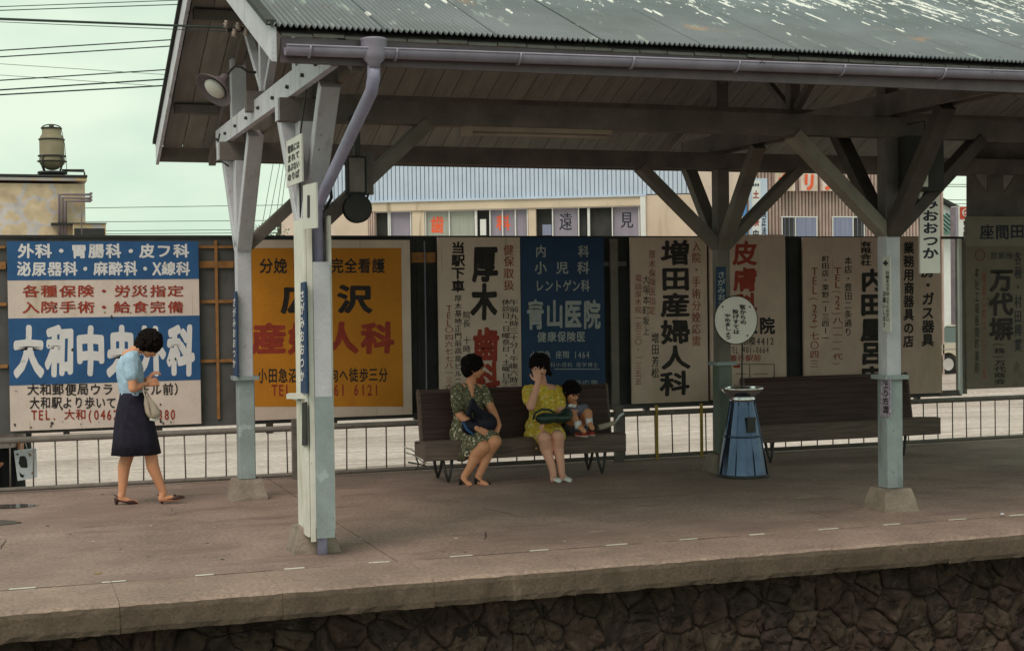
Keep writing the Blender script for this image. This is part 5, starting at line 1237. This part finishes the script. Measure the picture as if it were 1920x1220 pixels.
# ---- seated woman in dark green print (left end), looks to the right ----
YB = 13.95
p1 = thing('person', (4.45, YB, 0), 'seated woman in a dark green floral dress holding a navy bundle, head turned right', 'person')
b = MB(); A = lambda x_, y_, dy=0: at(x_, y_, YB+dy)
hc = A(888, 690, -.06); fh = Vector((.93, -.30, -.12)); uh = Vector((.1, -.05, 1))
pel = A(880, 800, .05); chest = A(877, 745, .02)
b.ell(pel, (.17,.14,.12)); b.ell(lerp(pel, chest, .5), (.14,.12,.14)); b.ell(chest, (.145,.11,.13)); b.ell(A(878,726,.01), (.155,.08,.05)); b.cap(A(883,722,-.06), A(886,742,-.115), .034, .014)
b.chain([A(880,726,0), A(884,712,-.03), hc+Vector((-.02,.02,-.05))], [.058,.050,.05])
fr = head(b, hc, fh, uh, 1.0)
shL, elL, wrL = A(855,733,-.03), A(862,778,-.10), A(894,803,-.30)
shR, elR, wrR = A(904,732,.02), A(924,770,-.08), A(936,797,-.26)
b.chain([shL, lerp(shL,elL,.5), elL, lerp(elL,wrL,.4), wrL], [.056,.05,.042,.040,.027]); b.chain([shR, lerp(shR,elR,.5), elR, lerp(elR,wrR,.4), wrR], [.054,.048,.040,.037,.026])
hand(b, wrL, (.75,-.45,-.35), (.5,.6,.6), (0,.3,-1), 1.0, .5); hand(b, wrR, (-.5,-.25,-.75), (.5,-.8,0), (-.8,.2,-.2), 1.0, .5, thumb=-1)
hL, hR = A(872,812,.05), A(893,812,.05)
kL, kR = A(907,838,-.42), A(928,828,-.42); aL, aR = A(871,892,-.33), A(897,892,-.36)
b.chain([hL, lerp(hL,kL,.5), kL, lerp(kL,aL,.3)+Vector((-.01,.035,0)), lerp(kL,aL,.7), aL], [.10,.088,.066,.064,.042,.036]); b.chain([hR, lerp(hR,kR,.5), kR, lerp(kR,aR,.3)+Vector((-.01,.035,0)), lerp(kR,aR,.7), aR], [.10,.088,.066,.064,.042,.036])
b.chain([aL, A(869,902,-.34), A(881,908,-.44)], [.036,.034,.026]); b.chain([aR, A(896,902,-.36), A(912,908,-.46)], [.036,.034,.026])
blend(b, 'body', M['skin'], p1, .0055, 5)
face(fr, p1); hairmass(fr, 'hair', p1, 40, 1.12, seed=9)
b = MB()
b.loft([(A(880,822,.04), .185, .15), (A(880,800,.04), .18, .15), (A(878,778,.03), .150, .135), (A(876,755,.02), .155, .132), (A(877,738,.015), .160, .118), (A(878,726,.01), .145, .085), (A(880,719,.0), .07, .06)], 28)
b.chain([shL+Vector((.03,0,.015)), shL, lerp(shL,elL,.72)], [.06,.062,.060]); b.chain([shR+Vector((-.03,0,.015)), shR, lerp(shR,elR,.5)], [.056,.058,.056])
b.loft([(A(868,815,.02), .17, .13), (lerp(hL,kL,.35)+Vector((.05,0,.0)), .155, .115), (lerp(lerp(hL,hR,.5),lerp(kL,kR,.5),.8)+Vector((0,0,.0)), .135, .10)], 26, ax=(.93,.3,0), ay=(-.05,.1,1))
b.cap(hL, lerp(hL,kL,.86), .115, .088); b.cap(hR, lerp(hR,kR,.86), .112, .086)
b.cap(lerp(hL,kL,.3), A(878,848,-.30), .10, .055)
b.cap(A(872,812,.0), A(866,852,-.16), .11, .07)
blend(b, 'dress', M['dress1'], p1, .008, 6, fold=.010)
for (hx, tx, dy) in (((859,908), (886,913), -.35), ((888,906), (922,911), -.37)):
    shoe(p1, A(hx[0],hx[1],dy), A(tx[0],tx[1],dy-.06), (0,0,1), M['shoe_bk'], .042, .028, strap=False)
nb = thing('cloth_bundle', A(898, 790, -.25), 'navy cloth bundle bag on the lap of the woman in green print', 'bag')
b = MB(); b.ell(A(909,793,-.22), (.125,.10,.115)); b.ell(A(888,800,-.22), (.13,.09,.085)); b.chain([A(905,785,-.24), A(890,765,-.24), A(886,752,-.24)], [.07,.04,.03]); b.cap(A(886,752,-.24), A(878,775,-.25), .025, .03)
blend(b, 'bundle', M['navy_bag'], nb, .008, 4)
MB().tube([A(868,790,-.28), A(876,805,-.34), A(888,815,-.36)], .012, 6).build('strap', M['signblue'], nb)
MB().tube([A(884,790,-.3), A(880,765,-.30), A(887,750,-.28), A(897,765,-.30), A(902,785,-.33)], .012, 6).build('handle', M['navy_bag'], nb)

# ---- seated woman in yellow print, hand over her face ----
p2 = thing('person', (5.15, YB, 0), 'seated woman in a yellow floral dress covering her face with one hand', 'person')
b = MB(); hc = A(1013, 689, -.12); fh = Vector((-.22, -.95, -.12)); uh = Vector((-.08, -.1, 1))
pel = A(1023, 802, .05); chest = A(1020, 748, .0)
b.ell(pel, (.17,.14,.12)); b.ell(lerp(pel, chest, .5), (.135,.12,.14)); b.ell(chest, (.15,.11,.13)); b.ell(A(1018,728,-.02), (.165,.085,.05))
b.chain([A(1018,728,-.02), A(1016,716,-.05), hc+Vector((0,.02,-.05))], [.055,.05,.05])
fr = head(b, hc, fh, uh, 1.0)
shL, elL, wrL = A(990,734,-.05), A(995,762,-.26), A(1009,716,-.30)
shR, elR, wrR = A(1048,735,-.02), A(1051,775,-.10), A(1030,788,-.30)
b.chain([shL, lerp(shL,elL,.5), elL, lerp(elL,wrL,.4), wrL], [.055,.05,.043,.040,.027]); b.chain([shR, lerp(shR,elR,.5), elR, lerp(elR,wrR,.4), wrR], [.053,.047,.040,.037,.026])
hand(b, wrL, (-.12,.12,1), (1,0,.1), (0,1,.1), 1.02, .25, thumb=-1); hand(b, wrR, (-.8,-.2,-.3), (0,1,-.2), (0,0,-1), 1.0, .6)
hL, hR = A(1014,812,.05), A(1037,812,.05); kL, kR = A(1020,815,-.46), A(1048,812,-.46); aL, aR = A(1037,885,-.45), A(1053,885,-.45)
kL = at(1021,822,YB-.42); kR = at(1046,819,YB-.42)
b.chain([hL, lerp(hL,kL,.5), kL, lerp(kL,aL,.3)+Vector((0,.035,0)), lerp(kL,aL,.7), aL], [.10,.088,.066,.062,.042,.035]); b.chain([hR, lerp(hR,kR,.5), kR, lerp(kR,aR,.3)+Vector((0,.035,0)), lerp(kR,aR,.7), aR], [.10,.088,.066,.062,.042,.035])
b.chain([aL, A(1037,893,-.44), A(1037,899,-.52)], [.035,.033,.027]); b.chain([aR, A(1055,893,-.44), A(1057,899,-.52)], [.035,.033,.027])
blend(b, 'body', M['skin2'], p2, .0055, 5)
face(fr, p2); hairmass(fr, 'hair', p2, 44, 1.16, seed=13)
b = MB(); c_, f_, u_, r_, m_, s_ = fr; b.ell(c_+Vector((.055,.03,-.01)), (.062,.06,.075)); b.cap(c_+Vector((.075,.02,-.03)), c_+Vector((.115,.02,-.07)), .038, .022)
blend(b, 'hair_curl', M['hair'], p2, .006, 3)
b = MB()
b.loft([(A(1023,822,.04), .185, .15), (A(1023,802,.04), .175, .15), (A(1020,778,.02), .145, .132), (A(1019,755,.0), .148, .13), (A(1018,740,-.01), .155, .115), (A(1018,729,-.02), .142, .085), (A(1017,721,-.03), .065, .058)], 28)
b.chain([shL+Vector((.03,0,.015)), shL, lerp(shL,elL,.62)], [.06,.064,.062]); b.chain([shR+Vector((-.03,0,.015)), shR, lerp(shR,elR,.55)], [.056,.06,.058])
b.cap(hL, lerp(hL,kL,.74), .115, .088); b.cap(hR, lerp(hR,kR,.74), .112, .086); b.cap(lerp(hL,hR,.5), lerp(lerp(hL,hR,.5),lerp(kL,kR,.5),.7), .12, .08)
b.cap(A(1003,800,.0), A(1003,838,-.18), .10, .035); b.ell(A(1003,815,-.05), (.11,.12,.07))
blend(b, 'dress', M['dress2'], p2, .008, 6, fold=.010)
for (hx, tx) in (((1037,899), (1037,903)), ((1056,899), (1058,903))):
    h_ = at(hx[0], hx[1]+2, YB-.42); h_.z = 0.0; t_ = Vector((h_.x-.01, h_.y-.20, 0)); shoe(p2, h_, t_, (0,0,1), M['shoe_w'], .042, .022, strap=False)
gb_ = thing('handbag', A(1030, 785, -.33), 'dark green handbag with a curved handle on the lap of the woman in yellow', 'bag')
b = MB(); b.ell(A(1024,784,-.34), (.115,.07,.06)); b.ell(A(1050,783,-.30), (.13,.07,.055)); b.ell(A(1062,776,-.27), (.07,.05,.06)); blend(b, 'bag_body', M['green_bag'], gb_, .007, 4)
MB().tube([A(1000,786,-.37), A(1003,774,-.39), A(1016,767,-.40), A(1030,768,-.40), A(1040,774,-.38)], .013, 8).build('handle', M['green_bag'], gb_)

# ---- child, knees up, feet on the seat ----
p3 = thing('person', (5.55, YB, .41), 'small child in a grey blue outfit with knees drawn up on the bench', 'person')
b = MB(); hc = A(1072, 736, -.10); fh = Vector((.25, -.85, -.42)); uh = Vector((.12, -.35, .9))
pel = A(1078, 803, .10); chest = A(1077, 772, .0)
b.ell(pel, (.115,.10,.08)); b.ell(lerp(pel,chest,.5), (.10,.09,.09)); b.ell(chest, (.105,.08,.08)); b.chain([A(1076,764,-.01), hc+Vector((0,.02,-.04))], [.042,.04])
fr = head(b, hc, fh, uh, .92)
hL, hR = A(1070,800,.06), A(1088,800,.06); kL, kR = A(1072,776,-.20), A(1102,774,-.20); aL, aR = A(1084,795,-.28), A(1105,795,-.26)
aL = at(1084, 797, YB-.30); aR = at(1105, 792, YB-.28)
b.chain([hL, kL, lerp(kL,aL,.4), aL], [.066,.048,.044,.030]); b.chain([hR, kR, lerp(kR,aR,.4), aR], [.066,.048,.044,.030])
b.chain([A(1058,764,.0), A(1056,782,-.03), A(1068,792,-.12)], [.036,.029,.022]); b.chain([A(1096,766,.0), A(1100,786,.0), A(1092,797,-.08)], [.036,.029,.022])
hand(b, A(1068,792,-.12), (.7,-.6,-.1), (0,0,1), (0,0,-1), .7, .6); hand(b, A(1092,797,-.08), (-.6,-.6,-.1), (0,0,1), (0,0,-1), .7, .6)
b.chain([aL, aL+Vector((.035,-.07,-.055))], [.03,.025]); b.chain([aR, aR+Vector((.0,-.075,-.05))], [.03,.025])
blend(b, 'body', M['skin'], p3, .005, 5)
face(fr, p3); hairmass(fr, 'hair', p3, 26, 1.06, seed=21)
b = MB(); b.loft([(A(1079,806,.08), .13, .125), (A(1078,790,.05), .125, .11), (A(1077,775,.01), .12, .09), (A(1077,765,.0), .105, .07), (A(1076,759,-.01), .06, .05)], 24)
b.cap(A(1060,765,.0), A(1058,774,-.02), .05, .046); b.cap(A(1094,766,.0), A(1099,778,.0), .052, .048); b.cap(hL, lerp(hL,kL,.35), .075, .066); b.cap(hR, lerp(hR,kR,.35), .075, .066)
blend(b, 'dress', M['childblue'], p3, .007, 5, fold=.006, fs=(14,14,10))
b = MB(); b.ell(A(1070,760,-.13), (.028,.012,.018)); b.ell(A(1077,761,-.13), (.022,.012,.016)); blend(b, 'collar', M['whitecloth'], p3, .004, 2)
for a_, t_ in ((aL, Vector((.055,-.11,-.075))), (aR, Vector((.01,-.12,-.06)))):
    MB().tube([a_+Vector((-.004,0,.045)), a_+Vector((-.002,.002,.01)), a_+Vector((.004,-.006,-.03))], [.037,.036,.036], 12).build('sock', M['whitecloth'], p3)
    z0 = .412 if a_ is aL else .418
    h_ = Vector((a_.x-.012, a_.y+.03, z0)); shoe(p3, h_, Vector((h_.x+t_.x*1.2, h_.y-.145, z0)), (0,0,1), M['shoe_r'], .034, .008, strap=False, sole=M['shoe_w'])

# umbrella lying on the seat by the child
um = thing('folded_umbrella', A(1135, 800, -.1), 'folded pale umbrella with a curved white handle lying on the end of the bench', 'umbrella')
MB().tube([at(x_, y_, 13.85) for x_, y_ in ((1121,801),(1128,800),(1138,797),(1149,793),(1156,789))], [.03,.032,.028,.022,.012], 10).build('canopy', M['beige_bag'], um)
MB().tube([at(x_, y_, 13.85) for x_, y_ in ((1154,790),(1158,785),(1161,780),(1166,776),(1170,774))], [.009,.011,.012,.012,.009], 8).build('handle', M['whitecloth'], um)

# ---- two people beyond the railing at the left, mostly hidden ----
YQ2 = 15.75
def bystander(x, label, shirt, legs_, arm=None):
    r_ = thing('person', (x, YQ2, -.62), label, 'person'); z0 = -.62; b = MB()
    b.chain([(x-.09,YQ2,z0+.80),(x-.10,YQ2-.01,z0+.45),(x-.11,YQ2+.02,z0+.08)], [.085,.055,.04]); b.chain([(x+.09,YQ2,z0+.80),(x+.10,YQ2-.01,z0+.45),(x+.11,YQ2+.02,z0+.08)], [.085,.055,.04])
    b.ell((x,YQ2,z0+.88), (.16,.11,.12)); b.ell((x,YQ2,z0+1.1), (.15,.1,.16)); b.ell((x,YQ2,z0+1.28), (.18,.09,.08)); b.cap((x,YQ2,z0+1.32), (x,YQ2,z0+1.42), .05, .05)
    fr = head(b, (x, YQ2, z0+1.5), (0,-1,-.05), (0,0,1), .95)
    for q_ in (-1, 1):
        b.chain([(x+q_*.18,YQ2,z0+1.3),(x+q_*.21,YQ2,z0+1.05),(x+q_*.21,YQ2-.06,z0+.86)], [.048,.036,.026]); hand(b, (x+q_*.21,YQ2-.06,z0+.86), (0,-.1,-1), (0,1,0), (-q_,0,0), .95, .7)
    for q_ in (-1, 1): b.cap((x+q_*.11,YQ2+.02,z0+.07), (x+q_*.11,YQ2-.12,z0+.035), .04, .03)
    blend(b, 'body', M['skin'], r_, .009, 4); face(fr, r_); hairmass(fr, 'hair', r_, 18, 1.03, seed=5)
    b = MB(); b.loft([((x,YQ2,z0+.98),.175,.125),((x,YQ2,z0+1.12),.165,.12),((x,YQ2,z0+1.28),.195,.11),((x,YQ2,z0+1.37),.07,.06)], 24)
    for q_ in (-1, 1): b.chain([(x+q_*.17,YQ2,z0+1.3),(x+q_*.21,YQ2,z0+1.08)], [.062,.055])
    if arm == 'long':
        b.chain([(x+.20,YQ2,z0+1.08),(x+.21,YQ2-.05,z0+.93)], [.055,.05])
    blend(b, 'shirt', shirt, r_, .01, 4)
    b = MB()
    if legs_ == 'trousers':
        b.ell((x,YQ2,z0+.9), (.175,.125,.11))
        for q_ in (-1, 1): b.chain([(x+q_*.085,YQ2,z0+.82),(x+q_*.10,YQ2,z0+.1)], [.10,.075])
        blend(b, 'trousers', M['black'], r_, .01, 4)
    else:
        b.loft([((x,YQ2,z0+1.0),.16,.12),((x,YQ2,z0+.8),.18,.14),((x,YQ2,z0+.45),.2,.15)], 24); b.build('skirt', M['dgrey'], r_, fix=True)
    for q_ in (-1, 1): shoe(r_, (x+q_*.11,YQ2+.06,z0), (x+q_*.11,YQ2-.18,z0), (0,0,1), M['shoe_bk'], .04, .02, strap=False)
    return r_
bystander(at(2, 850, YQ2).x-.02, 'person in a pale pink shirt and black trousers behind the railing at the left edge', M['pinkshirt'], 'trousers')
q_ = bystander(at(22, 850, YQ2).x-.06, 'person in dark grey clothes holding a white paper bag behind the railing', M['dgrey'], 'skirt', 'long')
q_.location.y += .25
pb = thing('paper_bag', at(47, 870, 15.55), 'white paper carrier bag with a dark oval print held behind the railing', 'bag')
YB2 = 15.55; g4 = [at(x_, y_, YB2) for x_, y_ in ((26,846),(68,841),(70,895),(33,901))]
MB().poly(g4, (0, .09, 0)).build('bag_body', M['whitecloth'], pb, fix=True)
MB().add([at(x_, y_, YB2-.003) for x_, y_ in ((37,855),(46,854),(50,860),(52,874),(50,877),(39,876),(35,868))], [tuple(range(7))]).build('print', M['dark'], pb)
for pts_ in (((52,848),(59,852),(56,857),(54,852)), ((36,884),(41,889),(44,896),(38,893)), ((58,888),(63,880),(64,889)), ((28,852),(34,849),(35,853)), ((41,889),(46,890),(43,895))):
    MB().add([at(x_, y_, YB2-.003) for x_, y_ in pts_], [tuple(range(len(pts_)))]).build('print', M['inkk'] if pts_[0][0] < 50 else M['lattice'], pb)
MB().tube([at(38,846,YB2-.005), at(41,832,YB2), at(46,826,YB2), at(50,836,YB2), at(51,845,YB2-.005)], .004, 6).build('handle', M['winframe'], pb)

# platform drain cover, litter, small things
for (px_, py_) in ((1908, 964), (548-180*2, 1075)):
    c_ = atz(px_, py_); MB().box((c_.x-.015, c_.y-.012, .001), (c_.x+.02, c_.y+.012, .012))
lt = atz(1879, 965); tag(MB().ell((lt.x, lt.y, .008), (.018,.012,.008)).build('crumpled_paper', M['whitecloth']), 'scrap of crumpled white paper near the platform edge at the far right', 'litter')
lt = atz(183, 1075); tag(blob_sheet('yellow_leaf', lt.x, lt.y, .028, .018, M['rail_y'], .004, 9), 'small yellow leaf lying on the platform left of the nearest post', 'leaf')
